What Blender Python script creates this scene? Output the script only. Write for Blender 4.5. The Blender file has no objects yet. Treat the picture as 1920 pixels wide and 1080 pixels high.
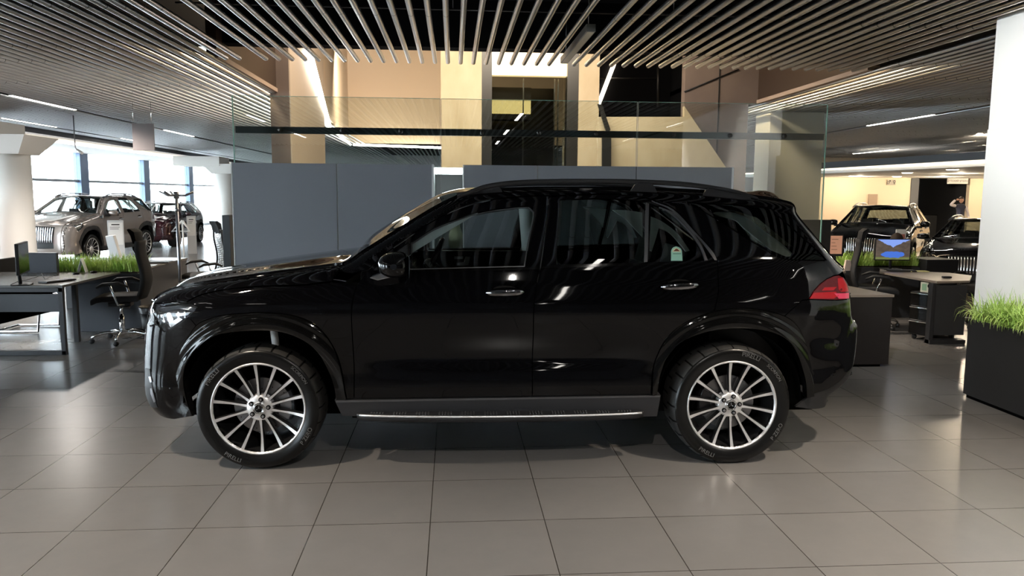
import bpy, bmesh, math, random
import numpy as np
from mathutils import Vector, Matrix
SC = bpy.context.scene
COL = SC.collection
PI = math.pi
# ---------------------------------------------------------------- camera
F_PX = 1460.68
YAW, PITCH, ROLL, EYE = 0.0753974, 0.1185656, 0.0067859, 1.7009
def cam_axes():
    cy, sy, cp, sp = math.cos(YAW), math.sin(YAW), math.cos(PITCH), math.sin(PITCH)
    f = np.array([sy*cp, cy*cp, -sp]); r = np.array([cy, -sy, 0.]); u = np.cross(r, f)
    return (r*math.cos(ROLL)+u*math.sin(ROLL), -r*math.sin(ROLL)+u*math.cos(ROLL), f)
CR, CU, CF = cam_axes()
cd = bpy.data.cameras.new('camera'); cam = bpy.data.objects.new('camera', cd); COL.objects.link(cam)
cam.matrix_world = Matrix(((CR[0], CU[0], -CF[0], 0), (CR[1], CU[1], -CF[1], 0), (CR[2], CU[2], -CF[2], EYE), (0, 0, 0, 1)))
cd.sensor_width = 36; cd.lens = 36*F_PX/1920; cd.clip_start = 0.05; cd.clip_end = 300
SC.camera = cam
# ---------------------------------------------------------------- world, exposure
W = bpy.data.worlds.new('world'); SC.world = W; W.use_nodes = True
bg = W.node_tree.nodes['Background']
bg.inputs[0].default_value = (0.86, 0.93, 1.0, 1); bg.inputs[1].default_value = 11.0
SC.view_settings.view_transform = 'Standard'; SC.view_settings.look = 'None'
SC.view_settings.gamma = 1; SC.view_settings.use_curve_mapping = False
SC.view_settings.exposure = 1.15
def lamp(name, kind, loc, energy, color=(1, 1, 1), rot=(0, 0, 0), size=1, sizey=None, spot=None):
    l = bpy.data.lights.new(name, kind); o = bpy.data.objects.new(name, l); COL.objects.link(o)
    o.location = loc; o.rotation_euler = rot; l.energy = energy; l.color = color
    if kind == 'AREA':
        l.size = size
        if sizey: l.shape = 'RECTANGLE'; l.size_y = sizey
    elif kind == 'SPOT':
        l.spot_size = spot or 1.2; l.spot_blend = .6; l.shadow_soft_size = size
    else: l.shadow_soft_size = size
    return o
WARM = (1.0, .86, .70)
# daylight entering through the glass front on the left
#lamp('window_daylight', 'AREA', (-13.0, 14, 1.6), 1500, (.86, .93, 1), (0, -PI/2, 0), 2.8, 44)
# warm ceiling lamps of the shop floor
for (x, y, z, e) in [(2.9, 3.2, 3.25, 60), (-2.4, 3.6, 3.25, 50), (4.9, 6.6, 3.25, 45), (3.6, 10.3, 3.2, 70)]:
    lamp('warm_downlight', 'SPOT', (x, y, z), e*4, WARM, (0, 0, 0), .05, spot=1.7)
for (x, y, z, e) in [(.5, 1.0, 3.25, 45), (-4.5, 1.5, 3.25, 35), (4.6, 1.2, 3.25, 60)]:
    lamp('ceiling_downlight', 'SPOT', (x, y, z), e*4, (1, .95, .88), (0, 0, 0), .03, spot=2.3)
# warm wash in the hall with the lift and in the beige room on the right
lamp('lift_hall_light', 'AREA', (.6, 11.6, 5.3), 190, (1, .86, .68), (PI/4, 0, 0), 5, 1)
lamp('lift_hall_light', 'AREA', (-1.0, 20, 5.2), 190, (1, .86, .68), (PI/4, 0, 0), 3, 1)
for (x, y, z, e) in [(15.5, 29, 2.42, 70), (18.5, 28.5, 2.42, 90), (21.5, 28.5, 2.42, 90), (16.5, 24.5, 2.42, 60), (20, 24, 2.42, 60), (24, 27, 2.42, 60), (13.2, 19, 3.2, 60)]:
    lamp('beige_room_lamp', 'POINT', (x, y, z), e*1.0, (1, .83, .60), size=.08)
lamp('wall_fill_light', 'SPOT', (2.2, 4.2, 3.2), 230, (1, .96, .90), Vector((2.6, 2.0, -1.5)).to_track_quat('-Z', 'Y').to_euler(), .08, spot=1.1)  # added fill spot without a fixture, brightens the white wall block
lamp('ceiling_downlight', 'SPOT', (-6.5, 13.5, 3.2), 420, (1, .93, .86), (0, 0, 0), .08, spot=2.6)
# ---------------------------------------------------------------- geometry from directions
def ray(u, v):
    return CF+CR*(u-960)/F_PX-CU*(v-540)/F_PX
def at(u, v, x=None, y=None, z=None):
    d = ray(u, v)
    if z is not None: t = (z-EYE)/d[2]
    elif y is not None: t = y/d[1]
    else: t = x/d[0]
    return np.array([0, 0, EYE])+t*d
# ---------------------------------------------------------------- materials
MATS = {}
def mat(name, col, rough=.5, metal=0., spec=.5, coat=0., emit=None, es=0., trans=0., ior=1.45, alpha=1.):
    if name in MATS: return MATS[name]
    m = bpy.data.materials.new(name); m.use_nodes = True
    b = m.node_tree.nodes['Principled BSDF']
    b.inputs['Base Color'].default_value = (*col, 1); b.inputs['Roughness'].default_value = rough
    b.inputs['Metallic'].default_value = metal; b.inputs['Specular IOR Level'].default_value = spec
    b.inputs['Coat Weight'].default_value = coat; b.inputs['Coat Roughness'].default_value = .02
    b.inputs['Transmission Weight'].default_value = trans; b.inputs['IOR'].default_value = ior
    if emit: b.inputs['Emission Color'].default_value = (*emit, 1); b.inputs['Emission Strength'].default_value = es
    MATS[name] = m; return m
def nodes(m): return m.node_tree.nodes, m.node_tree.links, m.node_tree.nodes['Principled BSDF']
def noise_mix(m, c1, c2, scale, detail=3, vec='Object', stretch=(1, 1, 1), lo=.35, hi=.65, rough=None):
    n, l, b = nodes(m)
    tc = n.new('ShaderNodeTexCoord'); mp = n.new('ShaderNodeMapping'); mp.inputs['Scale'].default_value = stretch
    nt = n.new('ShaderNodeTexNoise'); nt.inputs['Scale'].default_value = scale; nt.inputs['Detail'].default_value = detail
    cr = n.new('ShaderNodeValToRGB'); cr.color_ramp.elements[0].position = lo; cr.color_ramp.elements[1].position = hi
    cr.color_ramp.elements[0].color = (*c1, 1); cr.color_ramp.elements[1].color = (*c2, 1)
    l.new(tc.outputs[vec], mp.inputs[0]); l.new(mp.outputs[0], nt.inputs['Vector']); l.new(nt.outputs['Fac'], cr.inputs[0])
    l.new(cr.outputs[0], b.inputs['Base Color'])
    if rough:
        mr = n.new('ShaderNodeMapRange'); mr.inputs['To Min'].default_value = rough[0]; mr.inputs['To Max'].default_value = rough[1]
        l.new(nt.outputs['Fac'], mr.inputs[0]); l.new(mr.outputs[0], b.inputs['Roughness'])
    return m
def glass_mat(name, tint, refl_rough=0.0, ior=1.5):
    """thin sheet of glass: fresnel mirror over tinted see-through"""
    m = bpy.data.materials.new(name); m.use_nodes = True; n, l = m.node_tree.nodes, m.node_tree.links
    n.remove(n['Principled BSDF']); out = n['Material Output']
    t = n.new('ShaderNodeBsdfTransparent'); t.inputs[0].default_value = (*tint, 1)
    g = n.new('ShaderNodeBsdfGlossy'); g.inputs['Roughness'].default_value = refl_rough
    f = n.new('ShaderNodeFresnel'); gm = n.new('ShaderNodeNewGeometry'); mr = n.new('ShaderNodeMapRange')
    mr.inputs['To Min'].default_value = ior; mr.inputs['To Max'].default_value = 1/ior; l.new(gm.outputs['Backfacing'], mr.inputs[0]); l.new(mr.outputs[0], f.inputs['IOR'])
    mx = n.new('ShaderNodeMixShader'); l.new(f.outputs[0], mx.inputs[0]); l.new(t.outputs[0], mx.inputs[1]); l.new(g.outputs[0], mx.inputs[2])
    l.new(mx.outputs[0], out.inputs[0]); MATS[name] = m; return m
PAINT = mat('black_paint', (.0025, .0025, .003), .03, 0, .40, 0)
PIANO = mat('gloss_black_trim', (.003, .003, .003), .06, spec=.42)
SATIN = mat('satin_black_plastic', (.022, .022, .024), .38)
MATTE = mat('matte_black_plastic', (.011, .011, .012), .55)
VOIDM = mat('deep_black', (.0015, .0015, .0016), .9, spec=.1)
RUBBER = mat('tyre_rubber', (.005, .005, .005), .26, spec=.35)
TREAD = mat('tyre_tread', (.022, .021, .020), .65)
SILVER = mat('machined_silver', (.80, .80, .81), .32, .75)
BCHROME = mat('black_chrome', (.22, .22, .23), .08, 1)
GUNMETAL = mat('dark_grey_alloy', (.055, .055, .058), .28, .85)
DISCM = mat('brake_steel', (.30, .30, .31), .35, 1)
CHROME = mat('chrome', (.85, .86, .88), .06, 1)
DCHROME = mat('brushed_steel', (.42, .42, .44), .3, 1)
GREYTRIM = mat('light_grey_trim', (.58, .61, .60), .6)
DGTRIM = mat('grey_window_moulding', (.12, .12, .125), .3, .6)
BLACKLEATHER = mat('black_leather', (.014, .014, .015), .45)
GLASS = glass_mat('clear_glass', (.58, .63, .62))
GLASSF = glass_mat('windscreen_glass', (.72, .76, .74))
TINT = glass_mat('tinted_glass', (.30, .335, .32))
LENS = glass_mat('lamp_cover', (.93, .94, .95))
REDLENS = mat('red_lens', (.26, .003, .007), .10, spec=.3)
REDDARK = mat('dark_red_lens', (.06, .001, .003), .08, spec=.3)
REDPINK = mat('pale_red_lens', (.45, .03, .08), .12, spec=.3)
WHITEP = mat('white_plastic', (.75, .75, .74), .4)
# ---------------------------------------------------------------- object helpers
def link(name, me, m=None, parent=None, mats=None):
    o = bpy.data.objects.new(name, me); COL.objects.link(o)
    for x in (mats or ([m] if m else [])): me.materials.append(x)
    if parent is not None: o.parent = parent
    return o
def tag(o, label=None, cat=None, group=None, kind=None):
    if label: o['label'] = label
    if cat: o['category'] = cat
    if group: o['group'] = group
    if kind: o['kind'] = kind
    return o
def empty(name, loc, rz=0, label=None, cat=None, group=None):
    o = bpy.data.objects.new(name, None); COL.objects.link(o); o.empty_display_size = .1
    o.location = [float(a) for a in loc]; o.rotation_euler = (0, 0, rz); return tag(o, label, cat, group)
class MB:
    """collects shapes; build() links them as one mesh object"""
    def __init__(s): s.v = []; s.f = []; s.mi = []; s.cur = 0; s.sm = []
    def add(s, vs, fs, smooth=False):
        b = len(s.v); s.v += [tuple(map(float, p)) for p in vs]
        for f in fs: s.f.append([b+i for i in f]); s.mi.append(s.cur); s.sm.append(smooth)
        return s
    def box(s, c, d, rz=0, M=None):
        x, y, z = d[0]/2, d[1]/2, d[2]/2; ca, sa = math.cos(rz), math.sin(rz); P = []
        for i in (-1, 1):
            for j in (-1, 1):
                for k in (-1, 1):
                    p = Vector((i*x, j*y, k*z))
                    p = (M @ p) if M else Vector((p.x*ca-p.y*sa, p.x*sa+p.y*ca, p.z))
                    P.append((p.x+c[0], p.y+c[1], p.z+c[2]))
        return s.add(P, [(0, 1, 3, 2), (4, 6, 7, 5), (0, 4, 5, 1), (2, 3, 7, 6), (0, 2, 6, 4), (1, 5, 7, 3)])
    def b2(s, a, b):
        return s.box([(a[i]+b[i])/2 for i in range(3)], [abs(b[i]-a[i]) for i in range(3)])
    def tube(s, pts, r, n=10, caps=True):
        pts = [Vector(tuple(map(float, p))) for p in pts]; R = r if isinstance(r, (list, tuple)) else [r]*len(pts)
        vs = []; up = None
        for i, p in enumerate(pts):
            t = (pts[min(i+1, len(pts)-1)]-pts[max(i-1, 0)]).normalized()
            if up is None: up = Vector((0, 0, 1)) if abs(t.z) < .9 else Vector((1, 0, 0))
            a = t.cross(up).normalized(); b = a.cross(t).normalized(); up = b
            for k in range(n):
                q = 2*PI*k/n; vs.append(p+(a*math.cos(q)+b*math.sin(q))*R[i])
        fs = []
        for i in range(len(pts)-1):
            for k in range(n): fs.append((i*n+k, i*n+(k+1) % n, (i+1)*n+(k+1) % n, (i+1)*n+k))
        s.add(vs, fs, True)
        if caps: s.add(vs[:n], [tuple(range(n))]); s.add(vs[-n:], [tuple(range(n))[::-1]])
        return s
    def lathe(s, prof, n=48, axis='z', c=(0, 0, 0), smooth=True, closed=False, a0=0, a1=2*PI):
        vs = []; full = abs(a1-a0-2*PI) < 1e-6; m = n if full else n+1
        for i in range(m):
            q = a0+(a1-a0)*i/n; ca, sa = math.cos(q), math.sin(q)
            for (r, h) in prof:
                p = (r*ca, r*sa, h) if axis == 'z' else ((r*ca, h, r*sa) if axis == 'y' else (h, r*ca, r*sa))
                vs.append((p[0]+c[0], p[1]+c[1], p[2]+c[2]))
        k = len(prof); fs = []
        for i in range(n):
            j = (i+1) % m
            for a in range(k if closed else k-1):
                b = (a+1) % k; fs.append((i*k+a, j*k+a, j*k+b, i*k+b))
        return s.add(vs, fs, smooth)
    def prism(s, poly, a, b, plane='xz'):
        """extrude a 2D polygon between a and b along the missing axis"""
        n = len(poly)
        def P(p, h): return (p[0], h, p[1]) if plane == 'xz' else ((p[0], p[1], h) if plane == 'xy' else (h, p[0], p[1]))
        vs = [P(p, a) for p in poly]+[P(p, b) for p in poly]
        return s.add(vs, [tuple(range(n)), tuple(range(n, 2*n))[::-1]]+[(i, (i+1) % n, n+(i+1) % n, n+i) for i in range(n)])
    def quad(s, *p): return s.add(p, [tuple(range(len(p)))])
    def grid(s, P, smooth=True, flip=False):
        h, w = len(P), len(P[0]); vs = [p for r in P for p in r]; fs = []
        for i in range(h-1):
            for j in range(w-1):
                f = (i*w+j, i*w+j+1, (i+1)*w+j+1, (i+1)*w+j); fs.append(f[::-1] if flip else f)
        return s.add(vs, fs, smooth)
    def ball(s, c, r, n=16, m=10, M=None):
        r = r if isinstance(r, (tuple, list)) else (r, r, r); P = []
        for i in range(m+1):
            a = PI*i/m
            P.append([(c[0]+r[0]*math.sin(a)*math.cos(2*PI*j/n), c[1]+r[1]*math.sin(a)*math.sin(2*PI*j/n), c[2]+r[2]*math.cos(a)) for j in range(n+1)])
        return s.grid(P, True)
    def m(s, i): s.cur = i; return s
    def build(s, name, mats, parent=None, bevel=0, label=None, weld=True):
        me = bpy.data.meshes.new(name); me.from_pydata(s.v, [], s.f)
        if not isinstance(mats, (list, tuple)): mats = [mats]
        me.polygons.foreach_set('material_index', s.mi); me.polygons.foreach_set('use_smooth', s.sm)
        bm = bmesh.new(); bm.from_mesh(me)
        if weld: bmesh.ops.remove_doubles(bm, verts=bm.verts, dist=1e-5)
        bmesh.ops.recalc_face_normals(bm, faces=bm.faces); bm.to_mesh(me); bm.free()
        o = link(name, me, parent=parent, mats=mats)
        if bevel:
            md = o.modifiers.new('bevel', 'BEVEL'); md.width = bevel; md.segments = 2; md.limit_method = 'ANGLE'
        if label: o['label'] = label
        return o
def children(o): return [c for c in bpy.data.objects if c.parent == o]
def copy_tree(o, parent=None):
    c = o.copy(); COL.objects.link(c)
    if parent is not None: c.parent = parent
    for ch in o.children: copy_tree(ch, c)
    return c
def text_mesh(body, size, warp=None, depth=0.0):
    cu = bpy.data.curves.new('t', 'FONT'); cu.body = body; cu.size = size; cu.align_x = 'CENTER'; cu.align_y = 'CENTER'; cu.extrude = depth
    o = bpy.data.objects.new('t', cu); COL.objects.link(o)
    dg = bpy.context.evaluated_depsgraph_get(); me = bpy.data.meshes.new_from_object(o.evaluated_get(dg))
    vs = [tuple(v.co) for v in me.vertices]; fs = [tuple(p.vertices) for p in me.polygons]
    bpy.data.objects.remove(o); bpy.data.curves.remove(cu); bpy.data.meshes.remove(me)
    if warp: vs = [warp(p) for p in vs]
    return vs, fs
# ================================================================ room materials
def floor_material():
    m = mat('floor_tiles', (.17, .155, .14), .3); n, l, b = nodes(m)
    tc = n.new('ShaderNodeTexCoord'); mp = n.new('ShaderNodeMapping'); mp.inputs['Location'].default_value = (.124+.6*40, -3.917+.6*20, 0)
    br = n.new('ShaderNodeTexBrick'); br.offset = 0; br.squash = 1
    br.inputs['Scale'].default_value = 1; br.inputs['Mortar Size'].default_value = .0028; br.inputs['Mortar Smooth'].default_value = .1
    br.inputs['Brick Width'].default_value = .6; br.inputs['Row Height'].default_value = .6
    br.inputs['Color1'].default_value = (.140, .131, .126, 1); br.inputs['Color2'].default_value = (.153, .143, .137, 1); br.inputs['Mortar'].default_value = (.035, .03, .027, 1)
    nt = n.new('ShaderNodeTexNoise'); nt.inputs['Scale'].default_value = 5; nt.inputs['Detail'].default_value = 8; nt.inputs['Roughness'].default_value = .7
    mx = n.new('ShaderNodeMix'); mx.data_type = 'RGBA'; mx.blend_type = 'MULTIPLY'; mx.inputs[0].default_value = 1
    cr = n.new('ShaderNodeValToRGB'); cr.color_ramp.elements[0].position = 0; cr.color_ramp.elements[1].position = 1
    cr.color_ramp.elements[0].color = (.90, .93, .93, 1); cr.color_ramp.elements[1].color = (1.12, 1.12, 1.12, 1)
    l.new(tc.outputs['Object'], mp.inputs[0]); l.new(mp.outputs[0], br.inputs['Vector']); l.new(tc.outputs['Object'], nt.inputs['Vector'])
    l.new(nt.outputs['Fac'], cr.inputs[0]); l.new(br.outputs['Color'], mx.inputs[6]); l.new(cr.outputs[0], mx.inputs[7]); l.new(mx.outputs[2], b.inputs['Base Color'])
    mr = n.new('ShaderNodeMapRange'); mr.inputs['To Min'].default_value = .25; mr.inputs['To Max'].default_value = .30; b.inputs['Roughness'].default_value = .27
    bp = n.new('ShaderNodeBump'); bp.inputs['Strength'].default_value = .25; bp.inputs['Distance'].default_value = .002; bp.invert = True
    l.new(br.outputs['Fac'], bp.inputs['Height']); l.new(bp.outputs[0], b.inputs['Normal']); return m
FLOORM = floor_material()
BLACKC = mat('black_ceiling', (.006, .006, .007), .9, spec=.1)
TUBEM = mat('aluminium_tube', (.50, .51, .53), .28, .8)
TUBEJ = mat('tube_joint', (.01, .01, .01), .7)
WHITEW = mat('white_wall', (.72, .70, .66), .6)
WHITES = mat('white_soffit', (.80, .78, .74), .7)
BEIGE = mat('beige_wall', (.62, .50, .36), .75)
BEIGE2 = mat('warm_plaster', (.60, .46, .32), .8)
PLY = noise_mix(mat('plywood', (.6, .45, .27), .6), (.62, .50, .34), (.52, .40, .25), 3.0, 6, stretch=(1, 1, .5), lo=.35, hi=.75)
BROWN = noise_mix(mat('brown_panel', (.15, .11, .09), .55), (.17, .125, .10), (.13, .095, .08), 1.5)
DBROWN = mat('dark_brown_metal', (.07, .045, .032), .4, .4)
STEELD = mat('dark_steel', (.06, .058, .056), .35, .7)
PARTM = noise_mix(mat('slate_partition', (.055, .058, .066), .42), (.25, .258, .285), (.265, .273, .30), 1.2)
LED = mat('led_light', (1, 1, 1), .5, emit=(1, .95, .87), es=14.0)
LEDC = mat('led_cool', (1, 1, 1), .5, emit=(.92, .97, 1), es=16.0)
LEDW = mat('led_warm', (1, .9, .7), .5, emit=(1, .74, .40), es=1.3)
MULL = mat('blue_grey_mullion', (.10, .14, .22), .4, .3)
SCREENG = glass_mat('screen_glass', (.80, .87, .84), ior=2.1)
GEDGE = mat('green_glass_edge', (.28, .50, .42), .2)
GEDGE2 = mat('pale_glass_joint', (.22, .25, .24), .3)
WINDG = glass_mat('window_pane', (.92, .96, .97))
def st(o): o['kind'] = 'structure'; return o
ZT = 3.30; VX0, VX1, VY0, VY1 = -2.80, 5.25, 9.75, 26.5; TR = .027
# floor and slabs
b = MB(); b.b2((-40, -9.2, -.05), (26, 50, 0)); st(b.build('floor', FLOORM))
b = MB(); b.b2((-10.4, -9, 4.1), (26, VY0+.5, 4.2)); b.b2((-10.4, VY0+.5, 4.1), (VX0, 15.2, 4.2)); b.b2((-10.4, 15.2, 4.1), (-3.62, 50, 4.2)); b.b2((-3.62, VY1+.2, 4.1), (VX0, 50, 4.2)); b.b2((VX1, VY0+.5, 4.1), (26, 50, 4.2)); b.b2((VX0, VY1+.2, 4.1), (VX1, 50, 4.2))
st(b.build('ceiling', BLACKC))
b = MB(); b.b2((VX0-.5, VY0, 7.4), (VX1+.5, VY1+.5, 7.5)); b.b2((VX0-.1, VY0+.45, 4.2), (VX1+.1, VY0+.5, 7.4)); st(b.build('ceiling', BLACKC))
b = MB(); b.b2((VX0, VY0+.25, 3.52), (VX1, VY0+.5, 4.2)); st(b.build('trim_10', BLACKC))
# back, right, far walls
b = MB(); b.b2((-13.4, -9.2, 0), (26, -9, 4.2)); st(b.build('wall_back', mat('grey_back_wall', (.10, .10, .105), .6)))
b = MB(); b.b2((26, -9, 0), (26.2, 50, 4.2)); st(b.build('wall_right', BEIGE))
b = MB(); b.b2((-13.4, 49, 0), (26, 49.2, 4.2)); st(b.build('wall_far', mat('pale_far_wall', (.6, .6, .58), .7)))
# beige room on the right: wall with a dark opening, low soffit
YB = 30.5
xo0, xo1 = at(1708, 340, y=YB)[0], at(1819, 340, y=YB)[0]
b = MB(); b.b2((12.2, YB, 0), (xo0, YB+.2, 2.56)); b.b2((xo1, YB, 0), (26, YB+.2, 2.56)); b.b2((12.2, YB, 2.5), (26, YB+.2, 3.4)); st(b.build('wall_beige', BEIGE))
b = MB(); b.b2((xo0-.1, YB+.25, 0), (xo0-.05, YB+3.5, 2.6)); b.b2((xo1+.05, YB+.25, 0), (xo1+.1, YB+3.5, 2.6)); b.b2((xo0, YB+3.4, 0), (xo1, YB+3.5, 2.6)); b.b2((xo0-.1, YB+.25, 2.6), (xo1+.1, YB+3.5, 2.65)); st(b.build('wall_recess', mat('charcoal_wall', (.02, .021, .024), .5)))
b = MB(); b.b2((xo0, YB-.04, 0), (xo0+.33, YB-.01, 2.49)); st(b.build('trim_1', mat('grey_jamb', (.07, .07, .075), .5)))
sa, sb_ = at(1541, 327, z=2.62), at(1856, 302, z=2.62)
b = MB(); b.prism([(sa[0]-3, sa[1]+1), (sb_[0], sb_[1]), (26, sb_[1]-1.5), (26, 31)], 2.50, 2.62, 'xy'); st(b.build('ceiling_soffit', WHITES))
b = MB(); dvec = (sb_-sa)/np.linalg.norm(sb_-sa); nn_ = np.array([dvec[1], -dvec[0], 0])
def strip_box(b, p, q, w, z0, z1):
    p = np.array(p)[:2]; q = np.array(q)[:2]; d = q-p; d = d/np.linalg.norm(d); n = np.array([-d[1], d[0]])*w/2
    b.prism([tuple(p[:2]+n), tuple(q[:2]+n), tuple(q[:2]-n), tuple(p[:2]-n)], z0, z1, 'xy'); return b
strip_box(b, (sa[0]-3, sa[1]+1), sb_, .3, 2.66, 2.86); st(b.build('trim_2', mat('dark_fascia', (.02, .02, .022), .5)))
b = MB(); strip_box(b, (sa[0]-2.9, sa[1]+.97), sb_, .14, 2.622, 2.65); st(b.build('trim_3', mat('cove_light', (1, 1, 1), emit=(1, .84, .62), es=3.0)))
# left side: fascia, soffit, columns, glass front
XB = -10.4
b = MB(); b.b2((XB-.35, -9, 3.16), (XB, 49, 4.1)); st(b.build('trim_4', mat('slate_fascia', (.06, .063, .075), .5)))
b = MB(); b.b2((-13.4, -9, 3.08), (XB-.35, 49, 3.16)); st(b.build('ceiling_soffit', WHITES))
b = MB(); b.b2((XB-.34, -9, 3.03), (XB-.24, 49, 3.078)); st(b.build('trim_5', mat('cove_light_cool', (1, 1, 1), emit=(1, .93, .82), es=2.0)))
XF = -13.3
ym = [5.0+5.9*i for i in range(-3, 8)]
ymf = [at(u, 400, x=XF)[1] for u in (157, 272, 357)]
step_m = (ymf[2]-ymf[0])/2; ym = [ymf[0]+step_m*i for i in range(-7, 4)]
for i, y in enumerate(ym):
    b = MB(); w = .62 if y > 12 else 2.2; b.b2((XF-.12, y-w/2, 0), (XF+.12, y+w/2, 3.1)); f = st(b.build('window_%d' % (i+1), MULL))  # unseen near mullions widened to put dark bands into the bumper's reflections
    b = MB(); b.b2((XF-.04, y+w/2, 2.05), (XF+.05, y+step_m-w/2, 2.14)); b.b2((XF-.04, y+w/2, 0), (XF+.04, y+step_m-w/2, .12)); b.build('window_transom', DCHROME, f)
    b = MB(); b.b2((XF-.01, y+w/2, .1), (XF, y+step_m-w/2, 3.08)); b.build('window_pane', WINDG, f)
def column(cx, cy, r, name):
    b = MB(); b.lathe([(r, 0), (r, 2.44), (0, 2.44)], 48, 'z', c=(cx, cy, 0))
    t = b.build(name, WHITEW); st(t)
    b = MB(); w0, w1 = r*1.02, r*1.75
    def sq(w, z): return [(cx-w, cy-w, z), (cx+w, cy-w, z), (cx+w, cy+w, z), (cx-w, cy+w, z)]
    v = sq(w0, 2.44)+sq(w1, 2.80); f = [(0, 1, 2, 3), (4, 5, 6, 7)]+[(i, (i+1) % 4, 4+(i+1) % 4, 4+i) for i in range(4)]; b.b2((-10.45, cy-w1, 2.72), (cx, cy+w1, 3.07))
    b.add(v, f); b.build('capital', WHITEW, t); return t
column(-8.87, 16.5, .38, 'wall_column'); c0 = at(424, 400, y=31); column(c0[0], 31, .38, 'wall_column')
# big white wall block on the right
w0 = at(1846, 340, z=1.9)
b = MB(); xl = 4.62; yl = 6.62
p0 = at(1851, 243, y=6.80); p1 = at(1864, 90, y=6.80)
b.b2((p0[0], 1.8, 0), (9.0, 6.80, p0[2])); b.b2((p0[0]+.045, 1.8, p0[2]), (9.0, 6.85, 4.1)); st(b.build('wall_white', mat('white_block', (.88, .865, .83), .55), bevel=.004))
# ---------------------------------------------------------------- hall with the lift beyond the slatted ceiling
def yq(u0, v0, u1, v1, y):
    a = at(u0, v1, y=y); c = at(u1, v0, y=y); return a[0], c[0], a[2], c[2]
YS, YS2 = 12.9, 16.2; x1 = at(543, 200, y=YS)[0]
b = MB(); b.b2((VX0-.1, YS, 0), (x1, YS+.1, 7.4)); st(b.build('wall_slab', BROWN))
b = MB(); b.b2((x1, YS, 0), (x1+.02, YS2, 7.4)); b.b2((x1-.3, YS2-.1, 0), (x1, YS2, 7.4)); st(b.build('wall_slab', mat('concrete_warm', (.46, .36, .27), .7)))
b = MB(); b.b2((VX0-.12, VY0, 3.36), (VX0, YS, 7.4)); st(b.build('wall_void', DBROWN))
b = MB(); b.b2((VX0-.14, VY0, 3.30), (VX0+.02, YS, 3.36)); st(b.build('trim_6', mat('pinkish_edge', (.40, .29, .22), .6)))
b = MB(); b.b2((VX1, VY0, 3.36), (VX1+.12, 13.4, 7.4)); st(b.build('wall_void', DBROWN))
b = MB(); b.b2((VX1-.02, VY0, 3.30), (VX1+.14, 13.4, 3.36)); st(b.build('trim_7', MATS['pinkish_edge']))
for nm, xx in (('led_cove', VX0-.22), ('led_cove', VX1+.22)):
    b = MB(); b.b2((xx-.02, VY0+.1, 3.42), (xx+.02, 15, 3.44)); tag(b.build(nm, mat('led_cove_warm', (1, 1, 1), emit=(1, .78, .5), es=30)), 'thin warm cove light above the ceiling tubes on the %s of the opening' % ('left' if xx < 0 else 'right'), 'light')
b = MB(); b.b2((VX1, 13.6, 3.36), (VX1+.12, VY1+.2, 7.4)); st(b.build('wall_void', BLACKC))
b = MB(); b.prism([(x1, YS2), (-3.45, VY1), (-3.6, VY1), (x1-.15, YS2)], 3.36, 7.4, 'xy'); st(b.build('wall_plaster', BEIGE2))
# far plaster wall of the opening
b = MB(); b.b2((-3.6, VY1, 3.38), (VX1, VY1+.2, 7.4)); st(b.build('wall_plaster', BEIGE2))
# lift tower
YT = 15.2
def seg(u0, u1, v0=90, v1=330, y=YT): return at(u0, 300, y=y)[0], at(u1, 300, y=y)[0]
tw = MB()
for i, (u0, u1) in enumerate(((827, 903), (1083, 1121))):
    a, c = seg(u0, u1); tw.b2((a, YT, 0), (c, YT+2.2, 7.4))
tw = st(tw.build('wall_lift_tower', PLY))
for (u0, u1) in ((903, 922), (1062, 1083)):
    a, c = seg(u0, u1); b = MB(); b.b2((a, YT+.02, 0), (c, YT+.3, 7.4)); b.build('steel_jamb', STEELD, tw)
a, c = seg(922, 1062); zt1 = at(990, 140, y=YT)[2]; zt0 = at(990, 115, y=YT)[2]
b = MB(); b.b2((a, YT+.15, zt1), (c, YT+.3, zt0+1.2)); b.build('light_band', LEDW, tw)
b = MB(); b.b2((a, YT+1.9, 0), (c, YT+2.0, zt1)); b.build('lift_back', mat('lift_dark', (.012, .011, .010), .3), tw)
za, zb = at(960, 203, y=YT)[2], at(960, 176, y=YT)[2]; xm = at(1000, 190, y=YT)[0]
b = MB(); b.b2((a+.02, YT+1.0, za), (xm+.05, YT+1.3, zb)); b.build('light_band', mat('lift_lamp', (1, .9, .6), emit=(1, .72, .3), es=1.1), tw)
b = MB(); b.b2((a+.02, YT+.95, za-.12), (xm+.05, YT+1.35, za-.01)); b.b2((a+.02, YT+.95, zb+.01), (xm+.05, YT+1.35, zb+.25)); b.build('lift_fascia', STEELD, tw)
for u in (985, 1045, 1052): 
    xx = at(u, 250, y=YT)[0]; b = MB(); b.b2((xx-.012, YT+.5, .2), (xx+.012, YT+.55, zt1)); b.build('guide_rail', DCHROME, tw)
b = MB(); b.b2((a, YT+.1, 0), (c, YT+.11, zt1)); b.build('lift_glass', glass_mat('lift_glass', (.55, .56, .52)), tw)
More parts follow.
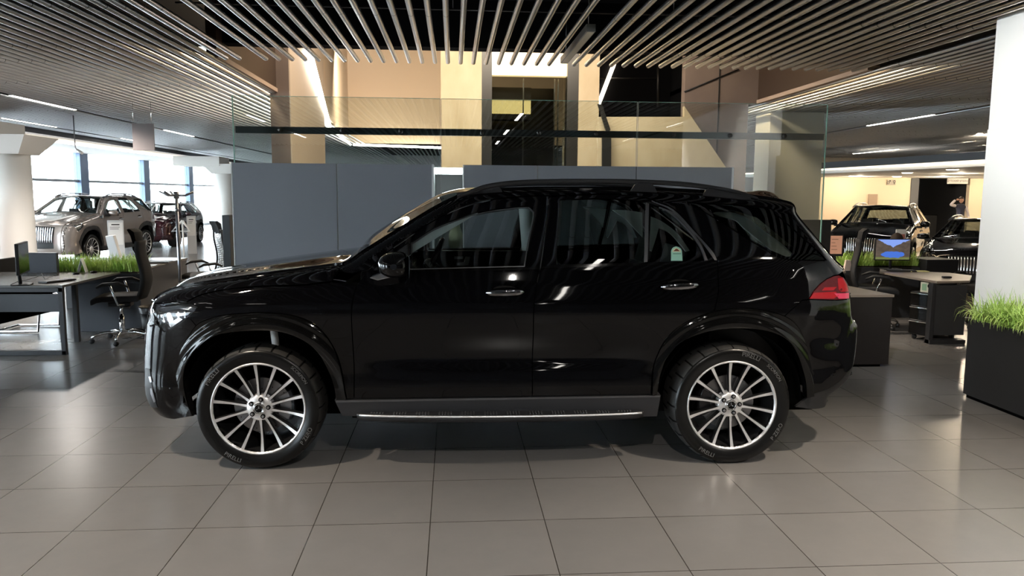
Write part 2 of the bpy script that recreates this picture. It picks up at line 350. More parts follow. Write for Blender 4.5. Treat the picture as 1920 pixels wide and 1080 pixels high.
# right of the tower: black upper floor, stair parapet, brown wall
xr = at(1283, 200, y=13.4)[0]; xrr = at(1403, 200, y=13.4)[0]
b = MB(); b.b2((xr, 13.4, 0), (xrr, 13.6, 7.4)); b.b2((xrr, 13.4, 3.3), (VX1+.12, 13.6, 7.4)); st(b.build('wall_brown', BROWN))
jx = at(1347, 200, y=13.39)[0]; b = MB(); b.b2((jx-.006, 13.385, 0), (jx+.006, 13.4, 4.2)); j2 = [at(1283, 172, y=13.39), at(1385, 130, y=13.39)]; b.tube(j2, .012, 6); st(b.build('trim_8', TUBEJ))
xt = at(1121, 300, y=YT)[0]
b = MB(); b.b2((xt, 19, 3.2), (VX1, 19.1, 7.4)); st(b.build('wall_upper', BLACKC))
def poly_y(b, pts, y, th=.08):
    P = [at(u, v, y=y) for u, v in pts]; b.prism([(p[0], p[2]) for p in P], y, y+th); return b
b = poly_y(MB(), [(1121, 219), (1283, 219), (1283, 199), (1364, 318), (1364, 470), (1121, 470)], 13.2, .1); st(b.build('wall_stair', PLY))
b = poly_y(MB(), [(1121, 195), (1129, 196), (1145, 244), (1137, 248)], 13.1, .05); poly_y(b, [(1129, 250), (1146, 250), (1146, 400), (1129, 400)], 13.1, .05); st(b.build('trim_9', STEELD))
b = MB(); b.tube([at(1121, 147, y=18.96), at(1232, 147, y=18.96)], .02, 8); b.tube([at(1234, 100, y=18.96), at(1234, 200, y=18.96)], .035, 8); tag(b.build('handrail', STEELD), 'thin steel rail in front of the black upper floor', 'handrail')
# pale column behind the glass on the right
xa, xb = at(1441, 300, y=14.3)[0], at(1541, 300, y=14.3)[0]
b = MB(); b.b2((xa, 14.3, 0), (xb, 15.0, 3.27)); st(b.build('wall_pillar', mat('cream_pillar', (.55, .53, .46), .6)))
# ---------------------------------------------------------------- tubes
def tube_mesh(L, joints):
    b = MB(); b.m(0).lathe([(0, 0), (TR*.85, 0), (TR, .004), (TR, L-.004), (TR*.85, L), (0, L)], 12, 'y')
    b.m(1)
    for j in joints: b.lathe([(TR+.0015, j-.005), (TR+.0015, j+.005)], 12, 'y')
    me = bpy.data.meshes.new('ceiling_tube'); me.from_pydata(b.v, [], b.f); me.polygons.foreach_set('material_index', b.mi); me.polygons.foreach_set('use_smooth', b.sm)
    bm = bmesh.new(); bm.from_mesh(me); bmesh.ops.recalc_face_normals(bm, faces=bm.faces); bm.to_mesh(me); bm.free()
    me.materials.append(TUBEM); me.materials.append(TUBEJ); return me
Y0, YE = -8.0, 44.0
jn = lambda y0, y1, o: [y for y in np.arange(o, y1-y0, 3.0)]
def v_end(i): return VY0-(.0 if True else 0)
long_m = [tube_mesh(YE-Y0, [2.2+3*k for k in range(17)]), tube_mesh(YE-Y0, [3.2+3*k for k in range(17)])]
near_m = [tube_mesh(VY0-Y0, [2.2+3*k for k in range(5)]+[16.9]), tube_mesh(VY0-Y0, [3.2+3*k for k in range(5)])]
far_m = tube_mesh(YE-VY1, [2, 5, 8])
xt0 = at(863.5, 120, z=ZT)[0]; SPX = .1545
bars_x = {}
k = 0
nlo, nhi = int((XB+.1-xt0)/SPX), int((19.4-xt0)/SPX)
skip = set()
BAR_LINES = [-7.33, -10.1+.35, 1.34, 9.2, 14.6]
for i in range(nlo, nhi+1):
    x = xt0+i*SPX
    if any(abs(x-bx) < SPX*.5 for bx in BAR_LINES): continue
    if x > 4.6 and x < 9.1 and False: continue
    if 5.17 < x < 5.33 or -2.46 < x < -2.24: continue
    inv = VX0 < x < VX1; blk = (i//8) % 2
    if inv:
        specs = [(near_m[blk], Y0, 'round aluminium ceiling tube ending at the open hall above the car', 'ceiling tubes above the car'), (far_m, VY1, 'round aluminium ceiling tube seen low beyond the beige hall wall', 'ceiling tubes beyond the hall')]
    else:
        sd = 'left' if x < 0 else 'right'
        specs = [(long_m[blk], Y0, 'round aluminium tube running the full length of the %s ceiling' % sd, 'ceiling tubes of the %s half' % sd)]
    for me, y, lab, grp in specs:
        o = bpy.data.objects.new('ceiling_tube', me); COL.objects.link(o); o.location = (x, y, ZT); tag(o, lab, 'ceiling tube', grp)
# light bars in the slots
def light_bar(x, y0, y1, label, group=None, on=True, name='light_bar'):
    b = MB(); b.b2((x-.045, y0, ZT-.01), (x+.045, y1, ZT+.06)); o = b.build(name, MATS['bar_housing'] if 'bar_housing' in MATS else mat('bar_housing', (.25, .25, .25), .4))
    tag(o, label, 'ceiling light', group)
    b = MB(); b.b2((x-.033, y0+.01, ZT-.016), (x+.033, y1-.01, ZT-.0105)); b.build('diffuser', LED if on else mat('bar_off', (.55, .5, .42), .4), o)
    b = MB()
    b.tube([(x, y0+.15, ZT+.06), (x, y0+.15, 4.1)], .004, 5); b.build('hanger', DCHROME, o); b = MB(); b.tube([(x, y1-.15, ZT+.06), (x, y1-.15, 4.1)], .004, 5); b.build('hanger', DCHROME, o); return o
def bar_px(x, p, q, label):
    ya, yb = sorted((at(p[0], p[1], z=ZT)[1], at(q[0], q[1], z=ZT)[1])); return light_bar(x, ya, yb, label)
bar_px(-7.33, (30, 178), (135, 205), 'lit light bar at the left, nearest of the left ceiling')
bar_px(-7.33, (305, 243), (355, 255), 'lit light bar just right of the hanging grey panel')
light_bar(-9.75, 18.0, 20.3, 'short lit light bar at the left edge of the photo')
bar_px(-9.75, (175, 258), (232, 268), 'lit light bar left of the hanging grey panel')
bar_px(9.2, (1637, 235), (1745, 214), 'lit light bar at the right, nearest and brightest of the right ceiling')
bar_px(14.6, (1610, 288), (1672, 279), 'lit light bar on the right ceiling below the brightest one')
light_bar(14.6, 16.2, 18.6, 'lit light bar cut off by the white wall block')
for (p, q, xx, lb) in (((1725, 300), (1790, 293), 19.45, 'lit light bar low on the right ceiling above the dark fascia'), ((1567, 313), (1609, 311), 20.3, 'small farthest lit light bar beside the glass edge')):
    ya, yb = sorted((at(p[0], p[1], z=ZT-.02)[1], at(q[0], q[1], z=ZT-.02)[1])); light_bar(xx, ya, yb, lb)
light_bar(1.34, 7.75, 9.62, 'unlit beige light bar hanging end on among the centre tubes', on=False)
for x in (-7.33, 1.34, 9.2):
    for y in (-6.5, -2.6, 1.3):
        light_bar(x, y, y+1.5, 'lit light bar overhead behind the photographer', 'light bars behind the photographer')
for x in (-4.2, 4.9):
    for y in (-4.6, .2): light_bar(x, y, y+1.5, 'lit light bar overhead behind the photographer', 'light bars behind the photographer')
light_bar(-4.2, 3.4, 4.5, 'lit light bar above the front of the black car'); light_bar(4.9, 3.0, 4.1, 'lit light bar above the tail of the black car')
# led line of the opening
def led_line(pts, r, label, m=LED):
    b = MB(); b.tube(pts, r, 4); return tag(b.build('led_line', m), label, 'light')
A = at(579, 96, y=14.2); B_ = at(616, 237, y=16.8); C_ = at(657, 271, y=25.8); D_ = at(830, 277, y=26.3); B2 = B_+(C_-B_)*.02; C2 = C_+(D_-C_)*.03
led_line([A, B_], .06, 'bright slanted white light line left of the beige hall wall'); led_line([B2, C_], .035, 'short bent light line at the foot of the slanted one'); led_line([C2, D_], .035, 'level light line along the lower edge of the beige wall')
led_line([at(1152, 118, y=18.93), at(1122, 196, y=18.93)], .05, 'slanted light line on the black upper floor right of the lift', mat('led_dim', (1, 1, 1), emit=(1, .85, .65), es=3))
# ducts and cable trays above the tubes
for y, z in ((9.0, 3.75), (7.9, 3.8), (6.6, 3.85), (5.2, 3.8)):
    b = MB(); b.tube([(-3, y, z), (6, y, z)], .012, 6); o = tag(b.build('cable_tray', mat('cable_grey', (.05, .05, .055), .5)), 'thin dark cable tray crossing above the ceiling tubes', 'cable tray', 'cable trays above the tubes')
    for xx in (-2.5, 0, 2.5, 5):
        b = MB(); b.tube([(xx, y, z), (xx, y, 4.1)], .004, 5); b.build('hanger', DCHROME, o)
# ---------------------------------------------------------------- partition and glass screen
YP = 9.0
def px_x(u, v=400): return at(u, v, y=YP)[0]
def ztop(u): return at(u, np.interp(u, [438, 810, 1370], [304.5, 309, 316]), y=YP)[2]
ZP = ztop(640)
for nm, us, lab in (('left', (438, 633, 812), 'slate grey partition left of the lit gap behind the car'), ('right', (870, 1007, 1191, 1371), 'slate grey partition right of the lit gap behind the car')):
    t = empty('partition', (px_x(us[0]), YP, 0), 0, lab, 'partition')
    for a_, c_ in zip(us[:-1], us[1:]):
        b = MB(); b.b2((px_x(a_)+.004-px_x(us[0]), 0, .03), (px_x(c_)-.004-px_x(us[0]), .06, ZP)); b.build('panel', PARTM, t, bevel=.002)
    b = MB(); b.b2((.01, .01, 0), (px_x(us[-1])-px_x(us[0])-.01, .05, .03)); b.build('plinth', SATIN, t)
    for e_ in (us[0], us[-1]):
        b = MB(); xx = px_x(e_)-px_x(us[0]); b.b2((xx-.012, -.002, 0), (xx, .065, ZP+.003) if e_ == us[0] else (xx+.012, .065, ZP+.003)); b.build('edge_strip', mat('light_edge', (.75, .76, .76), .4), t)
# lit gap: recess
t = empty('display_niche', (px_x(841), YP+.16, 0), 0, 'dark niche with a bright lamp between the two grey partitions', 'niche')
w_ = px_x(869)-px_x(813)
b = MB(); b.b2((-w_/2, 1.2, 0), (w_/2, 1.25, ZP-.02)); b.b2((-w_/2-.02, 0, 0), (-w_/2, 1.25, ZP-.02)); b.b2((w_/2, 0, 0), (w_/2+.02, 1.25, ZP-.02)); b.build('niche_wall', mat('niche_grey', (.09, .095, .10), .5), t)
b = MB(); b.b2((-w_/2, .0, .0), (w_/2, 1.1, 1.02)); b.build('counter', PIANO, t)
b = MB(); b.b2((-w_/2+.01, .25, ZP-.09), (w_/2-.01, .5, ZP-.02)); b.build('lamp', LEDC, t)
v_ = MB(); v_.lathe([(0, 0), (.06, 0), (.09, .08), (.085, .2), (.05, .3), (.06, .33)], 20, 'z', c=(px_x(855), YP+.6, 1.022)); tag(v_.build('vase', mat('cream_ceramic', (.62, .60, .42), .4)), 'cream vase on the counter of the lit niche', 'vase')
# glass sheets
def gt(u): return at(u, np.interp(u, [443, 1541], [177.5, 198.5]), y=YP+.12)[2]
sheets = [(443, 826), (828, 1190), (1192, 1541)]
for (a_, c_), lab in zip(sheets, ('left sheet of the tall clear glass screen', 'middle sheet of the tall clear glass screen with lift behind it', 'right sheet of the tall glass screen with a green free edge')):
    xa, xb = at(a_, 400, y=YP+.12)[0], at(c_, 400, y=YP+.12)[0]; b = MB(); b.quad((xa, YP+.12, .05), (xb, YP+.12, .05), (xb, YP+.12, gt(900)), (xa, YP+.12, gt(900))); o = b.build('glass_screen', SCREENG); tag(o, lab, 'glass screen', 'glass screens')
    for xx in (xa, xb):
        fr = xx > 4 or xx < -2.4; hw = .006 if fr else .002; b = MB(); b.b2((xx-hw, YP+.115, .05), (xx+hw, YP+.127, gt(900))); b.build('glass_edge', GEDGE if fr else GEDGE2, o)
    b = MB(); b.b2((xa, YP+.117, gt(900)-.003), (xb, YP+.123, gt(900)+.002)); b.build('glass_edge', GEDGE, o)
xa, xb = at(444, 250, y=YP+.2)[0], at(1541, 260, y=YP+.2)[0]; z_a, z_b = at(900, 243, y=YP+.2)[2], at(900, 255.5, y=YP+.2)[2]
b = MB(); b.b2((xa, YP+.15, z_b), (xb, YP+.21, z_a)); sbm = b.build('steel_beam', mat('slate_steel', (.035, .04, .042), .35, .5)); tag(sbm, 'dark steel beam holding the glass screen above the partition', 'beam')
for u in (525, 641, 751, 904, 1011, 1118, 1264, 1370, 1472):
    xx = at(u, 250, y=YP+.1)[0]; b = MB(); b.lathe([(0, -.012), (.022, -.012), (.026, -.006), (.026, .0)], 20, 'y', c=(xx, YP+.112, (z_a+z_b)/2)); b.build('bolt', STEELD, sbm)
# ================================================================ car body surfaces
# car coordinates: x rearwards from the front axle, v sideways (+ towards the near side), z up
TH = math.radians(-1.15)
EX = np.array([math.cos(TH), math.sin(TH), 0]); EY = np.array([-math.sin(TH), math.cos(TH), 0])
ORG = np.array([-1.20, 4.77, 0])+.955*EY
def px2car(u, vp, v):
    d = ray(u, vp); o = np.array([0, 0, EYE]); t = (-v-(o-ORG)@EY)/(d@EY); p = o+t*d-ORG
    return p@EX, p[2]
ECTL = [(-.62, .20), (-.74, .30), (-.79, .42), (-.795, .60), (-.775, .80), (-.742, .94), (-.705, 1.01), (-.64, 1.06), (-.50, 1.11),
        (-.20, 1.163), (.15, 1.212), (.42, 1.25), (.54, 1.272), (.66, 1.352), (.90, 1.503), (1.12, 1.635), (1.28, 1.702), (1.45, 1.728), (1.8, 1.741),
        (2.3, 1.743), (2.8, 1.730), (3.2, 1.695), (3.40, 1.662), (3.45, 1.638), (3.455, 1.585), (3.53, 1.475), (3.66, 1.31), (3.75, 1.235),
        (3.80, 1.15), (3.812, 1.03), (3.83, .93), (3.875, .865), (3.885, .70), (3.87, .56), (3.82, .46), (3.70, .37)]
#        r in plane, r sideways, crown
ERL = [(.24, .26, .08)]*6+[(.18, .22, .08), (.13, .17, .06), (.12, .14, .05), (.12, .13, .05), (.11, .12, .05), (.085, .095, .05), (.05, .05, .05),
       (.045, .045, .085), (.045, .045, .09), (.045, .045, .08), (.05, .05, .05), (.07, .06, .025), (.08, .07, .014), (.08, .07, .014), (.08, .07, .018),
       (.08, .07, .04), (.07, .07, .09), (.05, .07, .12), (.05, .07, .04), (.06, .08, .05), (.10, .11, .06), (.14, .15, .05), (.18, .18, .05)]+[(.22, .2, .06)]*7
def catmull(P, n):
    P = np.array(P, float); out = []
    for i in range(len(P)-1):
        p0, p1, p2, p3 = P[max(i-1, 0)], P[i], P[i+1], P[min(i+2, len(P)-1)]
        for k in range(n):
            t = k/n; out.append(.5*((2*p1)+(-p0+p2)*t+(2*p0-5*p1+4*p2-p3)*t*t+(-p0+3*p1-3*p2+p3)*t**3))
    out.append(P[-1]); return np.array(out)
ES = 8
EPT = catmull(ECTL, ES)
EPR = np.array([np.interp(np.arange(len(EPT))/ES, range(len(ERL)), [e[k] for e in ERL]) for k in range(3)]).T
_ZT = [(.15, .90), (.25, .915), (.40, .935), (.50, .945), (.60, .938), (.72, .944), (.85, .957), (.97, .968), (1.03, .966), (1.08, .955), (1.16, .936), (1.25, .908), (1.29, .893),
       (1.69, .703), (1.9, .60)]
_zs = np.arange(.1, 2., .005); _ys = np.interp(_zs, [a for a, b in _ZT], [b for a, b in _ZT])
_k = np.exp(-np.arange(-8, 9)**2/(2*2.2**2)); _k /= _k.sum()
_ys = np.convolve(np.pad(_ys, 8, mode='edge'), _k, 'valid')
def sstep(t): t = np.clip(t, 0, 1); return t*t*(3-2*t)
def side(x, z):
    x = np.asarray(x, float); z = np.asarray(z, float); sh = x.shape; x = x.ravel(); z = z.ravel()
    y = np.interp(z-.012*(x-1.7)*sstep((z-1.0)/.25), _zs, _ys)
    mid = sstep((x-.5)/.5)*sstep((2.6-x)/.5)
    y -= .030*mid*np.exp(-((z-.69)/np.where(z > .69, .13, .065))**2)
    y -= .09*sstep((-.15-x)/.75)**1.3+.055*sstep((.2-x)/1.0)*sstep((z-.9)/.3)
    y -= .10*sstep((x-3.2)/.75)**1.2
    y -= .026*np.exp(-((x+.50)/.07)**2)*sstep((.74-z)/.22)*sstep((z-.30)/.12)
    y -= .020*np.exp(-((x-3.62)/.12)**2)*np.exp(-((z-.80)/.07)**2)
    g = sstep((z-1.26)/.45)
    y -= g*(.05*sstep((1.9-x)/1.2)+.07*sstep((x-2.0)/1.6))
    # distance to the edge line
    P = np.stack([x, z], -1); A = EPT[:-1]; B = EPT[1:]; AB = B-A; L2 = (AB**2).sum(-1)
    best = np.full(len(x), 1e9); bi = np.zeros(len(x), int); bt = np.zeros(len(x))
    for c0 in range(0, len(P), 4000):
        Pc = P[c0:c0+4000]; W_ = Pc[:, None, :]-A[None]; T = np.clip((W_*AB[None]).sum(-1)/L2[None], 0, 1)
        dd = ((W_-T[..., None]*AB[None])**2).sum(-1); k_ = dd.argmin(1); ar_ = np.arange(len(Pc))
        best[c0:c0+4000] = dd[ar_, k_]; bi[c0:c0+4000] = k_; bt[c0:c0+4000] = T[ar_, k_]
    Q = A[bi]+bt[:, None]*AB[bi]; R = EPR[bi]*(1-bt[:, None])+EPR[bi+1]*bt[:, None]
    nrm = np.stack([AB[bi][:, 1], -AB[bi][:, 0]], -1)/np.sqrt(L2[bi])[:, None]
    d = np.sqrt(best); dirv = np.where(d[:, None] > 1e-4, (P-Q)/np.maximum(d, 1e-9)[:, None], nrm)
    inside = (dirv*nrm).sum(-1) >= -1e-6; d = np.where(inside, d, 0); dirv = np.where(inside[:, None], dirv, nrm)
    r, rl = R[:, 0], R[:, 1]; dl = np.clip(d/r, 0, 1); al = PI/2*(1-dl)
    dn = np.where(d < r, r*(1-np.sin(al)), d); y -= rl*(1-np.cos(al))*(d < r)
    XZ = Q+dirv*dn[:, None]; far = d >= r; XZ[far] = P[far]
    return np.stack([XZ[:, 0], y, XZ[:, 1]], -1).reshape(*sh, 3)
_dom = {}
def to_dom(u, vp):
    """photo direction -> surface parameters"""
    if (u, vp) in _dom: return _dom[(u, vp)]
    lat = .93; x, z = px2car(u, vp, lat)
    dx = dz = 0.
    for _ in range(14):
        X, Z = px2car(u, vp, lat); nx, nz = X-dx, Z-dz
        p = side(np.array([nx]), np.array([nz]))[0]
        dx = .5*dx+.5*(p[0]-nx); dz = .5*dz+.5*(p[2]-nz); lat = .5*lat+.5*p[1]
    _dom[(u, vp)] = (nx, nz)
    return (nx, nz)
def D(*pts): return [to_dom(u, v) for u, v in pts]
def smooth(P, closed=False, corner=38, n=4):
    P = [np.array(p, float) for p in P]; N = len(P); cor = set()
    for i in range(N):
        if not closed and i in (0, N-1): cor.add(i); continue
        a = P[i]-P[i-1]; b = P[(i+1) % N]-P[i]; c = (a@b)/(np.linalg.norm(a)*np.linalg.norm(b)+1e-12)
        if math.degrees(math.acos(max(-1, min(1, c)))) > corner: cor.add(i)
    out = []
    for i in range(N if closed else N-1):
        p1, p2 = P[i], P[(i+1) % N]; p0 = P[i-1] if i not in cor else 2*p1-p2; j = (i+1) % N; p3 = P[(i+2) % N] if j not in cor else 2*p2-p1
        for k in range(n):
            t = k/n; out.append(tuple(.5*((2*p1)+(-p0+p2)*t+(2*p0-5*p1+4*p2-p3)*t*t+(-p0+3*p1-3*p2+p3)*t**3)))
    if not closed: out.append(tuple(P[-1]))
    return out
def E_(i): return tuple(np.array([np.interp(i*ES, range(len(EPT)), EPT[:, k]) for k in (0, 1)]))
def Eseg(a, b, step=.25):
    n = max(1, int(abs(b-a)/step)); out = []
    for k in range(n+1):
        i = a+(b-a)*k/n; p = np.array(E_(i)); t = np.array(E_(i+.05))-np.array(E_(i-.05)); t /= np.linalg.norm(t)+1e-12; out.append(tuple(p+np.array([-t[1], t[0]])*.012))
    return out
def strip(e, w):
    """surface across the car along the edge line; e control index, w -1..1"""
    e = np.asarray(e, float); w = np.asarray(w, float); ks = np.arange(len(EPT))/ES
    x = np.interp(e, ks, EPT[:, 0]); z = np.interp(e, ks, EPT[:, 1]); c = np.interp(e, ks, EPR[:, 2]); h = .15
    tx = np.interp(e+h, ks, EPT[:, 0])-np.interp(e-h, ks, EPT[:, 0]); tz = np.interp(e+h, ks, EPT[:, 1])-np.interp(e-h, ks, EPT[:, 1])
    L = np.sqrt(tx*tx+tz*tz)+1e-9; nx, nz = -tz/L, tx/L
    ve = np.interp(e, ks, EVE); k = c*(1-w*w)**2*1.0+c*.0
    return np.stack([x+nx*k, ve*w, z+nz*k], -1)
EVE = side(EPT[:, 0]*1., EPT[:, 1]*1.)[:, 1]
_kk = np.exp(-np.arange(-6, 7)**2/18.); _kk /= _kk.sum()
def densify(poly, step, closed=True):
    out = []; n = len(poly)
    for i in range(n if closed else n-1):
        a, b = np.array(poly[i]), np.array(poly[(i+1) % n]); k = max(1, int(np.ceil(np.linalg.norm(b-a)/step)))
        for j in range(k): out.append(tuple(a+(b-a)*j/k))
    if not closed: out.append(tuple(poly[-1]))
    return out
def area(p): p = np.array(p); q = np.roll(p, -1, 0); return .5*np.sum(p[:, 0]*q[:, 1]-q[:, 0]*p[:, 1])
def offset(poly, d):
    """shrink a counter-clockwise polygon by d (a clockwise one grows)"""
    P = np.array(poly); n = len(P); out = []
    for i in range(n):
        a = P[i]-P[i-1]; b = P[(i+1) % n]-P[i]; a = a/(np.linalg.norm(a)+1e-12); b = b/(np.linalg.norm(b)+1e-12)
        na, nb = np.array([-a[1], a[0]]), np.array([-b[1], b[0]]); m = na+nb; L = m@m/2
        out.append(tuple(P[i]+m*d/max(L, .35)))
    return out
def clip_half(poly, ax, val, keep_gt):
    out = []; n = len(poly)
    for i in range(n):
        a, b = poly[i], poly[(i+1) % n]; ia = (a[ax] >= val) == keep_gt or a[ax] == val; ib = (b[ax] >= val) == keep_gt or b[ax] == val
        if ia: out.append(a)
        if ia != ib:
            t = (val-a[ax])/(b[ax]-a[ax]); p = [a[0]+t*(b[0]-a[0]), a[1]+t*(b[1]-a[1])]; p[ax] = val; out.append(tuple(p))
    return out
def bridge(outer, hole):
    o = list(outer); h = list(hole); bd = 1e9
    for i, p in enumerate(o):
        for j, q in enumerate(h):
            d = (p[0]-q[0])**2+(p[1]-q[1])**2
            if d < bd: bd = d; bi = i; bj = j
    return o[:bi+1]+h[bj:]+h[:bj+1]+o[bi:]
from mathutils.geometry import delaunay_2d_cdt
def polydist(P, L):
    A, B = L[:-1], L[1:]; AB = B-A; L2 = (AB**2).sum(-1)+1e-15; out = np.empty(len(P))
    for c in range(0, len(P), 3000):
        W_ = P[c:c+3000, None, :]-A[None]; T = np.clip((W_*AB[None]).sum(-1)/L2[None], 0, 1); out[c:c+3000] = np.sqrt(((W_-T[..., None]*AB[None])**2).sum(-1).min(1))
    return out
def inside_loops(P, loops):
    r = np.zeros(len(P), bool)
    for lp in loops:
        A = np.array(lp); B = np.roll(A, -1, 0)
        for c in range(0, len(P), 4000):
            x = P[c:c+4000, 0][:, None]; y = P[c:c+4000, 1][:, None]; cond = (A[None, :, 1] > y) != (B[None, :, 1] > y)
            xi = A[None, :, 0]+(y-A[None, :, 1])*(B-A)[None, :, 0]/np.where(np.abs((B-A)[:, 1]) < 1e-15, 1e-15, (B-A)[:, 1])[None]
            r[c:c+4000] ^= ((cond & (x < xi)).sum(1) % 2).astype(bool)
    return r
def surf_normals(fn, p, sgn):
    e = .004; a = p[:, 0]; b = p[:, 1]
    du = fn(a+e, b)-fn(a-e, b); dv = fn(a, b+e)-fn(a, b-e); n = np.cross(du, dv)
    n /= np.linalg.norm(n, axis=-1)[:, None]+1e-12; bad = n[:, 1] < -.2; n[bad] *= -1
    return n
def panel(name, poly, m, parent, off=0., inset=.003, thick=.018, holes=(), sides=(1,), step=.025, prof=None, label=None, mats=None):
    """sheet following the body side, bounded by poly, with a turned-in rim"""
    poly = [tuple(p) for p in poly]
    if area(poly) < 0: poly = poly[::-1]
    loops = [densify(offset(poly, inset) if inset else poly, step)]
    for h in holes:
        h = list(h)
        if area(h) > 0: h = h[::-1]
        loops.append(densify(offset(h, inset) if inset else h, step))
    allp = np.array([p for lp in loops for p in lp]); x0, z0 = allp.min(0); x1, z1 = allp.max(0)
    gx, gz = np.meshgrid(np.arange(x0, x1, step), np.arange(z0, z1, step*.87), indexing='ij'); gx = gx+(np.arange(gx.shape[1]) % 2)[None]*step*.5
    G = np.stack([gx.ravel(), gz.ravel()], -1)
    fs_ = step/2.5; fx, fz = np.meshgrid(np.arange(x0, x1, fs_), np.arange(z0, z1, fs_), indexing='ij'); FG = np.stack([fx.ravel(), fz.ravel()], -1)
    if len(FG) and step < .03:
        dE = polydist(FG, EPT[::2]); FG = FG[dE < .085]; G = np.concatenate([G[polydist(G, EPT[::2]) >= .085-step*.3], FG])
    if len(G):
        G = G[inside_loops(G, loops)]
    if len(G):
        bd_ = np.full(len(G), 1e9)
        for lp in loops: bd_ = np.minimum(bd_, polydist(G, np.array(list(lp)+[lp[0]])))
        G = G[bd_ > fs_*.6]
    vc = [Vector(tuple(p)) for p in allp]+[Vector(tuple(p)) for p in G]; ed = []; b0 = 0
    for lp in loops:
        k = len(lp); ed += [(b0+i, b0+(i+1) % k) for i in range(k)]; b0 += k
    ov, oe, of_, _, _, _ = delaunay_2d_cdt(vc, ed, [], 0, 1e-6)
    V = [tuple(v) for v in ov]; VA = np.array(V); T3 = np.array([tuple(f) for f in of_ if len(f) == 3])
    cen = VA[T3].mean(1); T3 = T3[inside_loops(cen, loops)]; Fc = [tuple(int(q) for q in t) for t in T3]
    V = np.array(V); pos = side(V[:, 0], V[:, 1]); nr = surf_normals(side, V, 1)
    o_ = off+(prof(V[:, 0], V[:, 1]) if prof else 0)
    if prof:
        e = .004; f1 = (prof(V[:, 0]+e, V[:, 1])-prof(V[:, 0]-e, V[:, 1]))/(2*e); f2 = (prof(V[:, 0], V[:, 1]+e)-prof(V[:, 0], V[:, 1]-e))/(2*e)
        n2 = nr.copy(); n2[:, 0] -= f1; n2[:, 2] -= f2; n2 /= np.linalg.norm(n2, axis=-1)[:, None]; base_n = nr; nr = n2
    else: base_n = nr
    pos = pos+base_n*(o_[:, None] if prof else o_)
    allv = list(pos); alln = list(nr); faces = list(Fc)
    for lp in loops:
        L = np.array(lp); ps = side(L[:, 0], L[:, 1]); nn = surf_normals(side, L, 1)
        oo = off+(prof(L[:, 0], L[:, 1]) if prof else 0); ps = ps+nn*(np.reshape(oo, (-1, 1)) if prof else oo)
        tg = np.roll(ps, -1, 0)-np.roll(ps, 1, 0); tg /= np.linalg.norm(tg, axis=-1)[:, None]+1e-12
        out = np.cross(tg, nn)  # away from the sheet
        n0 = nn+.8*out; n0 /= np.linalg.norm(n0, axis=-1)[:, None]; b = len(allv); k = len(lp)
        allv += list(ps)+list(ps-nn*thick*.25+out*.0008)+list(ps-nn*thick); alln += list(n0)+list(out)+list(out)
        for i in range(k):
            j = (i+1) % k
            faces.append((b+i, b+k+i, b+k+j, b+j)); faces.append((b+k+i, b+2*k+i, b+2*k+j, b+k+j))
    obs = []
    for s in sides:
        A = np.array(allv); N = np.array(alln); A2 = np.stack([A[:, 0], -A[:, 1]*s, A[:, 2]], -1); N2 = np.stack([N[:, 0], -N[:, 1]*s, N[:, 2]], -1)
        me = bpy.data.meshes.new(name)
        me.from_pydata([tuple(p) for p in A2], [], [tuple(int(q) for q in (f if s > 0 else f[::-1])) for f in faces])
        # make the winding agree with the normals
        bm = bmesh.new(); bm.from_mesh(me); bm.normal_update(); 
        for f in bm.faces:
            c = sum((Vector(N2[v.index]) for v in f.verts), Vector())
            if f.normal.dot(c) < 0: f.normal_flip()
        bm.to_mesh(me); bm.free()
        me.shade_smooth(); me.normals_split_custom_set_from_vertices([tuple(p) for p in N2])
        o = link(name, me, m, parent); obs.append(o)
        if label: o['label'] = label
    return obs
def strip_part(name, e0, e1, m, parent, ne=None, nw=28, off=0., w0=-1, w1=1, bump=None, e_gap=.004):
    ne = ne or max(3, int((e1-e0)*8)); es = np.linspace(e0, e1, ne); ws = np.linspace(w0, w1, nw)
    Eg, Wg = np.meshgrid(es, ws, indexing='ij')
    def fn(a, b):
        p = strip(a, b)
        if bump: p = p+bump(a, b)
        return p
    p = fn(Eg.ravel(), Wg.ravel()); e = .02
    du = fn(Eg.ravel()+e, Wg.ravel())-fn(Eg.ravel()-e, Wg.ravel()); dw = fn(Eg.ravel(), Wg.ravel()+e)-fn(Eg.ravel(), Wg.ravel()-e)
    n = np.cross(dw, du); n /= np.linalg.norm(n, axis=-1)[:, None]+1e-12
    ctr = np.array([1.5, 0, .9]); s = np.sign(((p-ctr)*n).sum(-1).mean()); n *= s; p = p+n*off
    A = np.stack([p[:, 0], -p[:, 1], p[:, 2]], -1); N = np.stack([n[:, 0], -n[:, 1], n[:, 2]], -1); fs = []
    for i in range(ne-1):
        for j in range(nw-1): fs.append((i*nw+j, i*nw+j+1, (i+1)*nw+j+1, (i+1)*nw+j))
    me = bpy.data.meshes.new(name); me.from_pydata([tuple(q) for q in A], [], fs)
    bm = bmesh.new(); bm.from_mesh(me); bm.normal_update()
    for f in bm.faces:
        if f.normal.dot(Vector(N[f.verts[0].index])) < 0: f.normal_flip()
    bm.to_mesh(me); bm.free(); me.shade_smooth(); me.normals_split_custom_set_from_vertices([tuple(q) for q in N])
    return link(name, me, m, parent)
